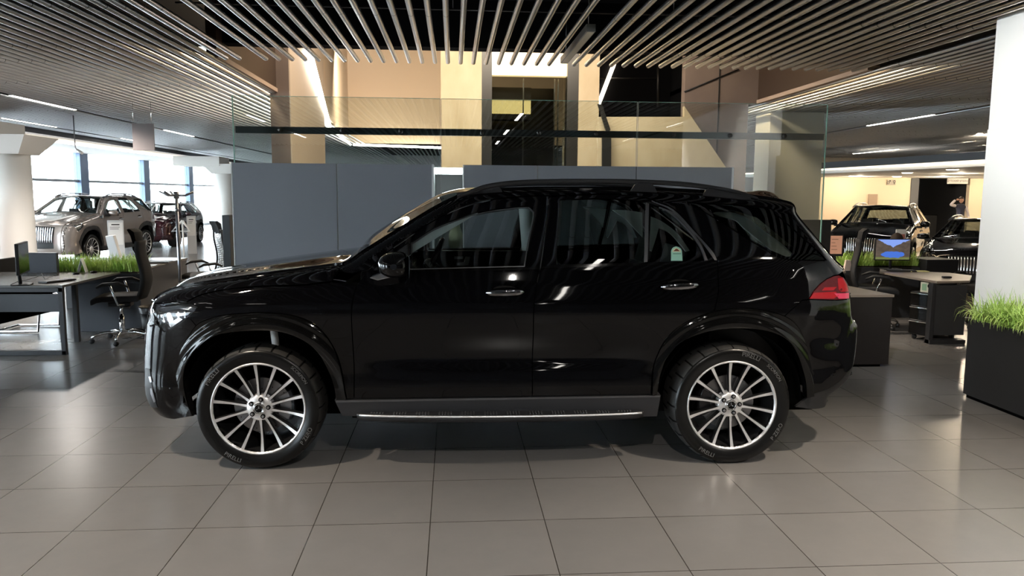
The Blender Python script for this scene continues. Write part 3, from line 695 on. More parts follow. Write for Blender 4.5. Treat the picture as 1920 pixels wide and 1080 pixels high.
def merge(obs, name=None):
    """join mesh objects made of the same material into the first one"""
    a = obs[0]; vs = []; fs = []; nn = []
    for o in obs:
        b = len(vs); me = o.data; vs += [tuple(v.co) for v in me.vertices]
        N = [None]*len(me.vertices)
        for lp, cn in zip(me.loops, me.corner_normals): N[lp.vertex_index] = tuple(cn.vector)
        nn += [n or (0, 0, 1) for n in N]; fs += [tuple(b+i for i in p.vertices) for p in me.polygons]
    me = bpy.data.meshes.new(name or a.name); me.from_pydata(vs, [], fs); me.shade_smooth(); me.normals_split_custom_set_from_vertices(nn)
    for m in a.data.materials: me.materials.append(m)
    a.data = me
    for o in obs[1:]: bpy.data.objects.remove(o)
    return a
# ---------------------------------------------------------------- traced outlines (near side)
SILL_F, SILL_R = (628, 749), (1238, 739.5)
ARCH_F_OUT = [(331, 700), (335, 680), (340, 657), (353, 633), (368, 611), (385, 601), (415, 592), (465, 587), (500, 586.5), (537, 589.5), (570, 598), (597, 614), (622, 645), (638, 685), (650, 748)]
ARCH_F_IN = [(362, 779), (352, 750), (348, 722), (350, 692), (360, 667), (377, 646), (405, 628), (427, 622.5), (460, 619.5), (505, 619), (540, 624), (575, 640), (597, 661), (614, 690), (626, 722), (631, 749)]
ARCH_R_OUT = [(1221, 739.5), (1223, 705), (1228, 677), (1248.5, 636), (1279, 608.5), (1317, 591), (1351, 582), (1385.5, 578), (1427, 581), (1471, 593), (1495, 612), (1509, 642), (1516, 677), (1522, 711), (1523, 741)]
ARCH_R_IN = [(1231, 739.5), (1234, 715), (1239, 693), (1250, 667), (1276, 639), (1317, 622), (1351, 616), (1385, 614), (1420, 616), (1450.6, 623), (1474.6, 637), (1488, 655), (1500, 684), (1508, 712), (1511, 745)]
ARCH_R_IN2 = ARCH_R_IN
HOODLINE = [(349, 567), (367, 557), (387, 550), (430, 542), (490, 537), (560, 535), (622, 528)]
FDOOR_FRONT = [(664, 748), (664, 690), (660, 620), (659, 590), (662, 560), (669, 536), (679, 520), (692, 504)]
BGAP = [(1029, 369), (1025, 410), (1020, 455), (1012.5, 505), (1007, 532), (1001, 575), (999.5, 640), (998, 690), (998, 743)]
RDOOR_R = [(1345, 487), (1346, 512), (1347.5, 545), (1340, 580), (1338, 585)]
DRIP_F = [(720, 477), (772, 441), (800, 421.5), (850, 395.5), (900, 379), (950, 371), (990, 368), (1029, 367)]
DRIP_R = [(1080, 365.5), (1130, 365), (1180, 367), (1222, 374), (1262, 391), (1300, 430), (1320, 452), (1337, 473)]
FWIN = [(771, 455), (815, 427.5), (870, 406), (915, 395), (950, 390), (978, 387), (992, 387.5), (1001, 395), (1000, 410), (991, 455), (984, 499.5), (880, 502), (771, 505)]
SAIL = [(700, 506), (722, 487), (765, 456), (765, 506)]
RWIN = [(1050, 375), (1130, 372.5), (1180, 375), (1210, 380), (1208, 491), (1130, 493.5), (1044, 495), (1046, 430)]
QWIN = [(1222, 383), (1250, 394), (1275, 415), (1300, 443), (1316, 468), (1321, 488.5), (1270, 489.5), (1218, 491), (1220, 430)]
DWIN = [(1288, 378), (1300, 379.5), (1380, 384), (1446, 390), (1487.5, 429.6), (1529, 467), (1549, 487.5), (1520, 488), (1487.5, 487), (1462, 483), (1425, 463), (1362.5, 423), (1320, 397)]
HLAMP = [(285, 579), (290, 568.5), (330, 565), (349, 567), (360, 572.5), (369, 576.5), (366, 581), (353, 593), (335, 607), (315, 620.5), (307, 622), (298, 612), (290, 594)]
TLAMP = [(1516, 561.5), (1525, 546), (1538, 532), (1550, 523), (1563, 517), (1572, 515.5), (1581, 520), (1588, 531), (1592, 545), (1592, 560.5)]
BUMP_LOW = [(1515, 742), (1551, 730), (1573, 716), (1590, 697), (1603, 680)]
VAL_LOW = [(1490, 764), (1507, 766), (1557, 749), (1584, 730), (1598, 716), (1606, 700)]
def build_wheel(parent, x, z, v, near, detail=True, spokes=14, faces=SILVER, pockets=GUNMETAL, lug_rot=0.0, R=.385, RR=.288, multi=False):
    """wheel; local frame: axis along y, outer face at local y = -something"""
    n = 216 if detail else 48
    s = -1 if near else 1
    prof_t = [(RR-.012, .015), (RR+.004, .002), (RR+.016, -.002), (RR+.040, -.012), (RR+.066, -.012), (RR+.082, -.003), (R-.006, .020), (R-.001, .036)]
    full = prof_t+[(R, .060), (R+.002, .13), (R+.002, .16), (R, .225), (R-.001, .250), (R-.006, .266)]+[(RR+.066, .300), (RR+.03, .302), (RR, .288), (RR-.012, .275)]
    vs = []; fs = []; k = len(full)
    for i in range(n):
        q = 2*PI*i/n
        for a, (r, h) in enumerate(full):
            if detail and 6 <= a <= 13 and i % 9 == (0 if a < 10 else 4): r -= .0035
            vs.append((r*math.cos(q), -s*h*0+s*(-h)*-1*(-1)*(-1) if False else (h if near else -h), r*math.sin(q)))
    for i in range(n):
        j = (i+1) % n
        for a in range(k-1): fs.append((i*k+a, j*k+a, j*k+a+1, i*k+a+1))
    sg = 1 if near else -1
    rim = MB(); prof = [(RR-.002, .014), (RR+.003, .003), (RR-.003, -.001), (RR-.009, .002), (RR-.013, .014)]
    prof = [(r, h*sg) for r, h in prof]
    rim.m(0).lathe(prof, 96 if detail else 32, 'y')
    rim.m(1).lathe([(RR-.013, .014*sg), (RR-.020, .04*sg), (RR-.030, .10*sg), (RR-.050, .13*sg), (RR-.050, .26*sg)], 64 if detail else 32, 'y')
    # hub disc
    rim.m(0).lathe([(.0, .026*sg), (.040, .026*sg), (.074, .030*sg), (.084, .040*sg), (.084, .085*sg)], 48, 'y')
    w = rim.build('wheel', [faces, pockets], parent); w.location = (x, -v, z)
    t = MB(); t.m(0).add(vs, fs, True)
    ty = t.build('tyre', [RUBBER, TREAD, VOIDM], w)
    if detail:
        me = ty.data; 
        for p in me.polygons:
            c = p.center; r = math.hypot(c.x, c.z)
            if r > R-.030:
                k_ = int((math.atan2(c.z, c.x) % (2*PI))/(2*PI)*n); h_ = abs(c.y)
                p.material_index = 2 if (k_ % 9 == (0 if h_ < .12 else 4) or .118 < h_ < .132) and r > R-.02 else (1 if r > R-.012 else 0)
    def spoke_mesh(q, wi, wm, wo, face_m):
        b = MB(); ri, ro = .070, RR-.008; ns = 8; ca, sa = math.cos(q), math.sin(q)
        def P(r, t, h): return (r*ca-t*sa, h*sg, r*sa+t*ca)
        L = []
        for i in range(ns+1):
            f = i/ns; r = ri+(ro-ri)*f
            wd = wi+(wm-wi)*min(1, f/.25) if f < .25 else wm+(wo-wm)*((f-.25)/.75)**1.6
            h = .030-.014*math.sin(PI*f)*0+(.012-.030)*f**1.5+.012*math.sin(PI*f)
            L.append((r, wd/2, h))
        face = [[P(r, -w_, h), P(r, w_, h)] for r, w_, h in L]; b.m(0).grid(face, False)
        for sd in (-1, 1):
            sdg = [[P(r, sd*w_, h), P(r, sd*(w_+.003+.004*i/ns), h+.016), P(r, sd*w_*.8, h+.055)] for i, (r, w_, h) in enumerate(L)]
            b.m(1).grid(sdg, False)
        return b
    ns_ = spokes if not multi else 36
    for i in range(ns_):
        q = PI/2+2*PI*i/ns_+math.radians(3)
        if multi and not detail: pass
        spoke_mesh(q, .018 if not multi else .012, .0115 if not multi else .006, .021 if not multi else .016, faces).build('spoke', [faces, pockets], w, weld=False)
    if detail:
        d = MB(); d.m(0).lathe([(.05, .105*sg), (.175, .105*sg), (.175, .125*sg), (.05, .125*sg)], 64, 'y', closed=True, smooth=False)
        d.m(1)
        for i in range(24):
            a = 2*PI*i/24; rr = (.105, .13, .155)[i % 3]
            d.lathe([(0, .1045*sg), (.0035, .1045*sg)], 8, 'y', c=(rr*math.cos(a), 0, rr*math.sin(a)))
        d.build('brake_disc', [DISCM, VOIDM], w)
        c = MB(); a0, a1 = (math.radians(-28), math.radians(28)) if x < 1 else (math.radians(152), math.radians(208))
        c.lathe([(.115, .085*sg), (.185, .08*sg), (.20, .10*sg), (.20, .15*sg), (.115, .15*sg)], 10, 'y', a0=a0, a1=a1, smooth=False, closed=True)
        c.build('brake_caliper', DISCM if x < 1 else GUNMETAL, w, bevel=.004)
        for i in range(5):
            a = 2*PI*i/5+lug_rot; bx, bz = .056*math.cos(a), .056*math.sin(a)
            lb = MB(); lb.m(1).lathe([(.0145, .027*sg), (.0145, .020*sg), (.012, .0195*sg), (.011, .026*sg), (0, .026*sg)], 16, 'y', c=(bx, 0, bz))
            lb.m(0).lathe([(0, .012*sg), (.006, .012*sg), (.0085, .015*sg), (.0085, .026*sg)], 6, 'y', c=(bx, 0, bz), smooth=False)
            lb.build('lug_bolt', [DCHROME, VOIDM], w)
        cap = MB(); cap.m(0).lathe([(.0375, .026*sg), (.037, .016*sg), (.033, .013*sg), (.030, .016*sg)], 40, 'y')
        cap.m(1).lathe([(.030, .016*sg), (0, .015*sg)], 40, 'y')
        cap.m(0).lathe([(.0285, .0152*sg), (.0275, .012*sg), (.0255, .012*sg), (.0245, .0152*sg)], 40, 'y')
        for i in range(3):
            a = PI/2+2*PI*i/3; tip = (.026*math.cos(a), .026*math.sin(a)); 
            l = (.0042*math.cos(a+PI/3), .0042*math.sin(a+PI/3)); r_ = (.0042*math.cos(a-PI/3), .0042*math.sin(a-PI/3))
            y0 = .0148*sg; y1 = .0105*sg
            cap.add([(tip[0], y0, tip[1]), (l[0], y0, l[1]), (r_[0], y0, r_[1]), (0, y1, 0)], [(0, 1, 3), (0, 3, 2)])
        cap.build('hub_cap', [CHROME, PIANO], w)
        def ring_text(body, size, r0, ang, flip=False):
            def wp(p):
                a = ang-(p[0]/r0)*(1 if not flip else -1); rr = r0+(p[1] if not flip else -p[1])
                return (rr*math.cos(a)*sg if not near else rr*math.cos(a), (-.0135-.0008)*sg, rr*math.sin(a))
            b = MB(); b.add(*text_mesh(body, size, wp)); b.build('tyre_lettering', mat('tyre_lettering_grey', (.10, .10, .10), .4), w)
        ring_text('PIRELLI', .040, RR+.052, math.radians(142 if x < 1 else 72)); ring_text('P ZERO', .036, RR+.052, math.radians(-30), True)
        ring_text('PIRELLI', .036, RR+.052, math.radians(-118), True); ring_text('SCORPION', .028, RR+.052, math.radians(40))
    return w
def build_car(root, paint=PAINT, hero=True, step=.025, win_tint=None, slats=False, wheel_kw=None):
    S = (1, -1); wk = wheel_kw or {}
    tr = PIANO if hero else MATTE
    hood_px = smooth(D(*HOODLINE))
    fd = smooth(D(*FDOOR_FRONT)); bg_ = smooth(D(*BGAP)); rr = D(*RDOOR_R); df = smooth(D(*DRIP_F)); dr = smooth(D(*DRIP_R))
    afo, afi, aro, ari = [smooth(D(*a_)) for a_ in (ARCH_F_OUT, ARCH_F_IN, ARCH_R_OUT, ARCH_R_IN)]
    hl, tl = D(*HLAMP), smooth(D(*TLAMP), True, n=1); bl, vl = D(*BUMP_LOW), D(*VAL_LOW)
    cowl = to_dom(634, 507)
    E = {}
    # hood: side flank plus crown
    hood_side = hood_px+[cowl]+Eseg(12, 6.1)+[hl[1], hl[2]]
    for s in S:
        pass
    hs = panel('hood', hood_side, paint, root, sides=S, step=step)
    def hoodbump(e, w):
        k = .012*(np.exp(-((np.abs(w)-.52)/.13)**2)*sstep((11.8-e)/1.0)*sstep((e-6.3)/1.5)); return np.stack([0*k, 0*k, k], -1)
    hs.append(strip_part('hood', 6.1, 11.9, paint, root, bump=hoodbump, nw=60)); merge(hs)
    # fenders
    fend = [hl[3], hl[4], hl[5], hl[6], hl[7]]+afo[16:]+list(fd[:21])+hood_px[::-1][:-1]
    for o in panel('front_fender', fend, paint, root, sides=S, step=step): pass
    # front bumper: everything ahead of the lamp and arch
    low_f = D((364, 781), (330, 776), (300, 771))
    arch_start = afo[:17]
    fb = [hl[7], hl[8], hl[9], hl[10], hl[11], hl[12], hl[0], hl[1], E_(6.1)]+Eseg(6.1, 1.0)[1:]+[(-.66, .335), (-.52, .325), low_f[0]]+[afi[3], afi[8]]+arch_start
    fbo = panel('front_bumper', fb, paint, root, sides=S, step=step)
    fbo.append(strip_part('front_bumper', 1.0, 2.2, paint, root)); fbo.append(strip_part('front_bumper', 5.3, 6.08, paint, root))
    for a, b in ((-1, -.72), (.72, 1)): fbo.append(strip_part('front_bumper', 2.2, 5.3, paint, root, w0=a, w1=b, nw=8))
    merge(fbo)
    gr = MB(); gp = []
    g = strip_part('grille', 2.2, 5.3, MATTE, root, w0=-.72, w1=.72, off=-.03)
    # grille bars and star
    bars = MB(); nb = 17
    for i in range(nb):
        w = -.66+1.32*i/(nb-1); pts = strip(np.linspace(3.0, 5.1, 8), np.full(8, w)); bars.tube([(p[0]-.005, -p[1], p[2]) for p in pts], .008 if not slats else .016, 6)
    bars.build('grille_bar', CHROME, g)
    # doors
    sill_z = lambda x: np.interp(x, [to_dom(*SILL_F)[0], to_dom(*SILL_R)[0]], [to_dom(*SILL_F)[1], to_dom(*SILL_R)[1]])
    fdoor = fd+df+bg_
    fwin, rwin, qwin, dwin = [smooth(D(*a_), True) for a_ in (FWIN, RWIN, QWIN, DWIN)]; sail = D(*SAIL)
    for s in S:
        d, = panel('front_door', fdoor, paint, root, holes=[fwin, sail], sides=(s,), step=step)
        tint_f = GLASS if hero else (win_tint or GLASS)
        panel('window_glass', fwin, tint_f, d, off=-.011, inset=-.002, thick=.003, sides=(s,), step=.05)
        panel('sail_panel', sail, SATIN, d, off=-.004, inset=0, sides=(s,), step=.05)
        if hero:
            ring = offset(fwin if area(fwin) > 0 else fwin[::-1], .006)
            panel('window_seal', fwin if area(fwin) > 0 else fwin[::-1], DGTRIM, d, off=-.010, inset=0, thick=.01, holes=[ring], sides=(s,), step=.05)
            belt = D((700, 507.5), (771, 506), (880, 503), (984, 500.5), (1012, 499.5), (1012, 505), (880, 508), (771, 511.5), (696, 512.5))
            panel('belt_moulding', belt, PIANO, d, off=.004, inset=0, sides=(s,), step=.05)
        rd_ = [p for p in aro if p[0] < rr[-1][0]-.02]
        rdoor = bg_+rd_+rr[::-1]+dr[::-1]
        # bg_ runs top to bottom
        d2, = panel('rear_door', rdoor, paint, root, holes=[rwin, qwin], sides=(s,), step=step)
        panel('window_glass', rwin, TINT, d2, off=-.011, inset=-.002, thick=.003, sides=(s,), step=.05)
        qg, = panel('quarter_glass', qwin, TINT, d2, off=-.011, inset=-.002, thick=.003, sides=(s,), step=.05)
        if hero:
            q2 = D((1300, 437), (1316, 462), (1327, 488), (1322, 488.5), (1315, 468), (1300, 443), (1275, 415), (1250, 394.5), (1236, 388), (1262, 398), (1281, 414))
            panel('window_moulding', smooth(q2, True), DGTRIM, d2, off=.002, inset=0, sides=(s,), step=.05)
            dl = D((1222, 376), (1262, 393), (1300, 432), (1320, 454), (1338, 475), (1344, 488), (1340, 488), (1317, 456), (1299, 435.5), (1260, 395.5), (1222, 378))
            panel('drip_moulding', smooth(dl, True), DGTRIM, d2, off=.003, inset=0, sides=(s,), step=.05)
            belt = D((1016, 499), (1044, 497), (1208, 493), (1343, 490.5), (1345, 495), (1208, 498), (1044, 502.5), (1014, 503.5))
            panel('belt_moulding', belt, PIANO, d2, off=.004, inset=0, sides=(s,), step=.05)
            post = D((1211, 380), (1217, 382), (1214, 491), (1208, 491.5))
            panel('window_post', post, DGTRIM, d2, off=.001, inset=0, sides=(s,), step=.05)
        # rear quarter with roof side
        roofside = dr[:]+rr+[p for p in aro if rr[-1][0]-.02 <= p[0] <= aro[36][0]]
        quarter = roofside+D((1484, 581), (1504, 563))+[tl[0], tl[1], tl[2], tl[3], tl[4], tl[5]]+Eseg(27.3, 12.1)+[cowl]+D((660, 513),)+[fd[-1]]+df
        q, = panel('quarter_panel', quarter, paint, root, holes=[dwin], sides=(s,), step=step)
        dg, = panel('rear_side_glass', dwin, TINT, root, off=-.002, inset=.004, thick=.004, sides=(s,), step=.05)
        if hero:
            frit_in = D((1332, 393), (1352, 391.5), (1385, 397), (1420, 408), (1493, 468), (1497, 478), (1475, 479), (1435, 462), (1365, 418))
            panel('glass_border', dwin, PIANO, dg, off=-.008, inset=.004, thick=.002, holes=[frit_in], sides=(s,), step=.05)
        # rear bumper
        tb = [p for p in aro if p[0] >= aro[36][0]]
        rb = [tl[0]]+D((1504, 563), (1484, 581))+tb+bl+Eseg(33.6, 28.6)+[tl[9]]
        rbo, = panel('rear_bumper', rb, paint, root, sides=(s,), step=step)
        val = tb[-1:]+bl+Eseg(33.6, 34.9)+vl[::-1]
        panel('rear_valance', val, MATTE, root, off=-.004, sides=(s,), step=step)
        # tail lamp
        t_, = panel('tail_lamp', tl, REDDARK, root, off=.004, sides=(s,), step=.012)
        if hero:
            for pts, mm in (([(1517, 560), (1525, 549), (1566, 547), (1571, 555), (1562, 560)], REDLENS), ([(1540, 545), (1545, 539), (1568, 538), (1562, 544.5)], REDLENS),
                            ([(1563, 550), (1590, 549), (1590, 559.5), (1572, 560)], REDPINK), ([(1570, 522), (1578, 521), (1586, 534), (1589, 547), (1576, 547)], REDLENS)):
                panel('lamp_segment', D(*pts), mm, t_, off=.006, inset=0, thick=.002, sides=(s,), step=.02)
        # head lamp: cover, reflector bowl, chrome pieces
        h_, = panel('head_lamp', hl, LENS, root, off=0, sides=(s,), step=.015, thick=.02)
        panel('lamp_housing', hl, GUNMETAL if hero else CHROME, h_, off=-.035, inset=-.004, thick=.0, sides=(s,), step=.02)
        if hero:
            for pts in ([(291, 572), (330, 570), (364, 577), (360, 583), (330, 578), (296, 580)], [(306, 584), (313, 584), (320, 600), (316, 616), (311, 612)], [(317, 605), (330, 597), (338, 600), (318, 615)],
                        [(325, 588), (352, 586), (347, 592), (327, 593)], [(328, 584), (331, 584), (332, 602), (329, 603)], [(294, 588), (299, 588), (305, 606), (301, 608)], [(340, 582), (343, 582), (344, 598), (341, 598)]):
                panel('lamp_reflector', D(*pts), CHROME, h_, off=-.028, inset=0, thick=.006, sides=(s,), step=.02)
        if hero:
            it = D((273.5, 690), (281, 692), (292, 752), (296, 764), (277, 758), (273, 735))
            ai, = panel('air_intake', it, MATTE, root, off=.002, inset=0, thick=.01, sides=(s,), step=.02)
            for pts in ([(280, 706), (284, 706), (286, 716), (283, 717)], [(283, 728), (286, 728), (293, 752), (290, 754), (284, 738)]): panel('intake_blade', D(*pts), DCHROME, ai, off=.006, inset=0, thick=.004, sides=(s,), step=.02)
        # arch trims
        def mk(cx):
            def pr(x, z):
                r = np.sqrt((x-cx)**2+(z-.38)**2); t = (.625-r)/.125; return .004+.010*sstep(t/.20)+.013*sstep((t-.34)/.34)-.016*sstep((t-.75)/.4)
            return pr
        af = afo+afi[::-1]; panel('front_arch_trim', af, tr, root, prof=mk(.03), inset=.001, thick=.05, sides=(s,), step=.008 if hero else step)
        ar = aro+ari[::-1]; panel('rear_arch_trim', ar, tr, root, prof=mk(2.97), inset=.001, thick=.05, sides=(s,), step=.008 if hero else step)
        # rocker
        sb = D((628, 749), (1238, 739.5), (1231, 779), (900, 786), (642, 778))
        sillm = panel('sill_trim', sb, SATIN, root, off=.012, inset=0, thick=.06, sides=(s,), step=step)[0]
        # glints on the rocker's upper edge, drawn as a lighter grey strip
        hlp = D((630, 749.5), (1237, 740), (1236, 743), (631, 753)); panel('sill_edge_glint', hlp, DGTRIM, sillm, off=.016, inset=0, thick=.01, sides=(s,), step=.05)
    # crown parts
    strip_part('windscreen', 12.25, 15.75, GLASSF, root, w0=-.93, w1=.93)
    for a, b in ((-1, -.93), (.93, 1)): strip_part('windscreen_pillar', 12.25, 15.75, paint, root, w0=a, w1=b, nw=4)
    sc_ = strip_part('cowl_panel', 11.9, 12.25, MATTE, root)
    rf = strip_part('roof', 15.75, 22.6, paint, root, nw=40)
    strip_part('roof_spoiler', 22.6, 24.0, paint, root)
    strip_part('rear_window', 24.0, 26.2, TINT, root); strip_part('tailgate', 26.2, 30.4, paint, root); rbm = strip_part('rear_bumper', 30.4, 33.6, paint, root); strip_part('rear_diffuser', 33.6, 35, MATTE, root)
    # dark inner shell, floor and wheel houses
    sh = MB()
    for s in S:
        xs = np.linspace(-.5, 3.6, 42)
        for (xa, xb) in ((.56, 2.40),):
            X = np.linspace(xa, xb, 20); Z = np.linspace(.30, 1.16, 10); G = side(*np.meshgrid(X, Z, indexing='ij'))
            sh.grid([[(p[0], -(p[1]-.05)*s, p[2]) for p in r] for r in G])
    sh.b2((-.5, -.70, .28), (3.6, .70, .36)); sh.b2((3.40, -.80, .35), (3.46, .80, 1.10)); sh.b2((.50, -.80, .35), (.54, .80, 1.14)); sh.b2((-.62, -.6, .4), (-.58, .6, .98))
    sh.b2((-.6, -.55, .95), (.5, .55, 1.0))
    sh.build('underbody', VOIDM, root)
    for cx in (0, 2.965):
        for s in S:
            wl = MB(); wl.lathe([(.47, -.90*s), (.47, -.55*s), (.0, -.55*s)], 40, 'y', c=(cx, 0, .40), a0=.02, a1=PI-.02); wl.build('wheel_liner', VOIDM, root)
    for cx in (0, 2.965):
        for s in S: build_wheel(root, cx, .383 if cx < 1 else .381, .955 if s > 0 else -.955, s > 0, detail=hero, lug_rot=math.radians(5 if cx < 1 else 3), **wk)
    # roof rails
    for s in S:
        b = MB(); pts = [(1.22, 1.700, .69), (1.32, 1.738, .665), (1.42, 1.770, .65), (1.6, 1.793, .64), (1.9, 1.804, .635), (2.3, 1.806, .63), (2.65, 1.795, .625), (2.9, 1.768, .62), (3.08, 1.735, .615), (3.2, 1.70, .61)]
        C3 = catmull([(p[0], p[1], p[2]) for p in pts], 6); P = []
        for i, c in enumerate(C3):
            f = i/(len(C3)-1); hgt = .020+.012*sstep(min(f, 1-f)/.12); wd = .026
            P.append([(c[0], -s*(c[2]+wd*.5*math.cos(a)), c[1]-.012+hgt*.5*math.sin(a)) for a in np.linspace(0, 2*PI, 13)])
        b.grid(P)
        for (xa, xb, zb) in ((1.24, 1.50, 1.722), (2.37, 2.50, 1.74), (2.84, 3.15, 1.70)):
            zt = lambda x: float(np.interp(x, [p[0] for p in pts], [p[1] for p in pts]))-.010
            b.prism([(xa, zt(xa)-.02), (xa+.02, zt(xa+.02)-.008), (xb-.02, zt(xb-.02)-.008), (xb, zt(xb)-.03), (xb+.02, zb-.02), (xa-.03, zb-.01)], -s*.652, -s*.628)
        b.build('roof_rail', SATIN if hero else DCHROME, root)
    # door handles
    for s in S:
        for (a, c, cz) in (((911, 549), (983, 547), 0), ((1239, 538), (1310, 534), 0)):
            p0, p1 = to_dom(*a), to_dom(*c); sp = side(np.array([p0[0], p1[0]]), np.array([p0[1], p1[1]])); x0, x1 = sp[0][0], sp[1][0]; z0, z1 = sp[0][2], sp[1][2]; vv = sp[:, 1].mean()
            h = MB(); P = []
            for i in range(17):
                f = i/16; x = x0+(x1-x0)*f; z = z0+(z1-z0)*f; tp = math.sqrt(max(.02, 1-abs(2*f-1)**4)); hh = .020*tp; out = .012+.030*math.sin(PI*f)**.5
                P.append([(x, -s*(vv+out-.006+.009*math.cos(q)*tp), z+hh*math.sin(q)) for q in np.linspace(0, 2*PI, 15)])
            h.m(0).grid(P); h.m(1); P = []
            for i in range(7):
                rr_ = i/6; P.append([((x0+x1)/2+.085*rr_*math.cos(q), -s*(vv+.004-.004*(1-rr_)), (z0+z1)/2+.006+.036*rr_*math.sin(q)) for q in np.linspace(0, 2*PI, 21)])
            h.grid(P)
            h.build('door_handle', [BCHROME if hero else DCHROME, PIANO], root)
    # door mirrors
    for s in S:
        mr = MB(); rows = []
        cx, cz = .862, 1.284
        for i, (vv, sc_v) in enumerate([(.985, .55), (1.0, .82), (1.03, .95), (1.08, 1.0), (1.13, .97), (1.17, .85), (1.195, .6), (1.203, .2)]):
            row = []
            for q in np.linspace(0, 2*PI, 33):
                c_, s_ = math.cos(q), math.sin(q)
                px = (abs(c_)**.6)*(1 if c_ > 0 else -1)*(.085 if c_ > 0 else .105); pz = (abs(s_)**.8)*(1 if s_ > 0 else -1)*(.082 if s_ > 0 else .072)
                if c_ < 0: pz *= 1-.25*abs(c_)
                row.append((cx+px*sc_v, -s*vv, cz+pz*sc_v))
            rows.append(row)
        mr.grid(rows); mo = mr.build('door_mirror', paint, root)
        bd = MB(); bd.box((cx+.088, -s*1.09, cz), (.006, .18, .13)); bd.build('mirror_frame', PIANO, mo, bevel=.005)
        st = MB(); st.prism([(.70, 1.205), (.80, 1.245), (.86, 1.24), (.86, 1.215), (.75, 1.19)], -s*.90, -s*1.04); st.build('mirror_arm', DCHROME if hero else MATTE, mo, bevel=.006)
        ind = MB(); ind.grid([[(cx+dx, -s*(1.1+.105*math.cos(a)), cz+.012+dz) for a in np.linspace(-.9, .9, 9)] for dx, dz in ((-.05, .006), (.03, .008), (.03, -.006), (-.05, -.004))])
    # seats, dash, wheel
    seat = MB()
    def seat_at(b, x, y, h=1.13, w=.46):
        b.box((x-.05, y, .62), (.52, w, .18)); Mb = Matrix.Rotation(math.radians(14), 3, 'Y')
        b.box((x+.26, y, .90), (.14, w*.96, .58), M=Mb); b.box((x+.35, y, h+.13), (.10, .26, .19), M=Mb); b.tube([(x+.31, y-.06, h-.02), (x+.34, y-.06, h+.08)], .008, 6); b.tube([(x+.31, y+.06, h-.02), (x+.34, y+.06, h+.08)], .008, 6)
    for x, y, h in (((1.62 if hero else 1.3), -.38, .90), ((1.62 if hero else 1.3), .38, .90), (2.35, -.40, 1.14), (2.35, .40, 1.14)):
        b = MB(); seat_at(b, x, y, h if hero else 1.15); b.build('seat', BLACKLEATHER, root, bevel=.04)
    b = MB(); b.prism([(.60, 1.22), (.74, 1.23), (.88, 1.18), (.92, 1.08), (.9, .9), (.6, .9)], -.72, .72); b.build('dashboard', BLACKLEATHER, root, bevel=.03)
    # steering wheel
    sy = -.38 if hero else -.38
    b = MB(); Mr = Matrix.Rotation(math.radians(24), 3, 'Y'); ring = []
    for k in range(33):
        a = 2*PI*k/32; p = Mr @ Vector((0, .185*math.cos(a), .185*math.sin(a))); ring.append((1.04+p.x, sy+p.y, 1.225+p.z))
    b.tube(ring, .020, 12, caps=False); b.ball((1.02, sy, 1.21), (.04, .07, .06))
    for a in (0, PI, -PI/2):
        p = Mr @ Vector((0, .18*math.cos(a), .18*math.sin(a))); b.tube([(1.12, sy, 1.18), (1.04+p.x, sy+p.y, 1.225+p.z)], .014, 8)
    b.build('steering_wheel', PIANO, root)
    # inner door cards, pillars
    for s in S:
        b = MB(); X = np.linspace(.95, 2.42, 20); Z = np.linspace(.5, 1.235, 8); G = side(*np.meshgrid(X, Z, indexing='ij'))
        b.grid([[(p[0], -(p[1]-.09)*s, p[2]) for p in r] for r in G]); b.grid([[(x, -s*(.905-.02), 1.238), (x, -s*.82, 1.236)] for x in X])
        dc = b.build('door_card', BLACKLEATHER, root)
        if hero:
            b = MB()
            b.prism([(1.17, 1.165), (1.245, 1.167), (1.245, 1.19), (1.17, 1.188)], -s*.835, -s*.825); b.prism([(1.19, 1.11), (1.25, 1.11), (1.29, 1.115), (1.305, 1.185), (1.265, 1.187), (1.25, 1.14), (1.19, 1.135)], -s*.835, -s*.822)
            b.build('seat_switch', DCHROME, dc, bevel=.003)
        bp = MB()
        G = []
        for z in np.linspace(.6, 1.64, 12):
            x = 1.80-.10*(z-1.2); w = .11+.03*abs(z-1.25); v_ = side(np.array([x]), np.array([z]))[0][1]-.06
            G.append([(x-w*.5, -s*(v_+.02), z), (x-w*.25, -s*v_, z), (x, -s*(v_-.012), z), (x+w*.25, -s*v_, z), (x+w*.5, -s*(v_+.02), z)])
        bp.grid(G); bp.build('pillar_trim', GREYTRIM, root)
        ap = MB(); G = []
        for t in np.linspace(.12, 1, 10):
            x, z = .78+t*.62, 1.30+t*.37; v_ = side(np.array([x+.1]), np.array([z-.03]))[0][1]-.03
            G.append([(x-.04, -s*(v_-.02), z+.03), (x+.03, -s*(v_-.01), z-.0), (x+.05, -s*(v_+.012), z-.025)])
        ap.grid(G); ap.build('pillar_trim', GREYTRIM, root)
        for pts, of in (([(1340, 393), (1350, 390.5), (1375, 391), (1395, 396), (1415, 407), (1440, 427), (1470, 448), (1492, 468), (1488, 474.5), (1468, 474), (1450, 460), (1425, 440), (1400, 420), (1385, 406), (1360, 399)], -.05),
                        ([(1152, 386), (1180, 387), (1209, 391), (1209, 437), (1192, 419), (1175, 402)], -.06), ([(1221, 397), (1245, 407), (1275, 430), (1298, 462), (1290, 463), (1262, 430), (1240, 419), (1234, 440), (1226, 464), (1221, 455)], -.06)):
            panel('pillar_trim', smooth(D(*pts), True), GREYTRIM, root, off=of, inset=0, thick=.01, sides=(s,), step=.04)
    hd = MB(); es = np.linspace(16.2, 22, 14); ws = np.linspace(-.92, .92, 9); G = strip(*np.meshgrid(es, ws, indexing='ij')); hd.grid([[(p[0], -p[1], p[2]-.045) for p in r] for r in G]); hd.build('headliner', GREYTRIM, root)
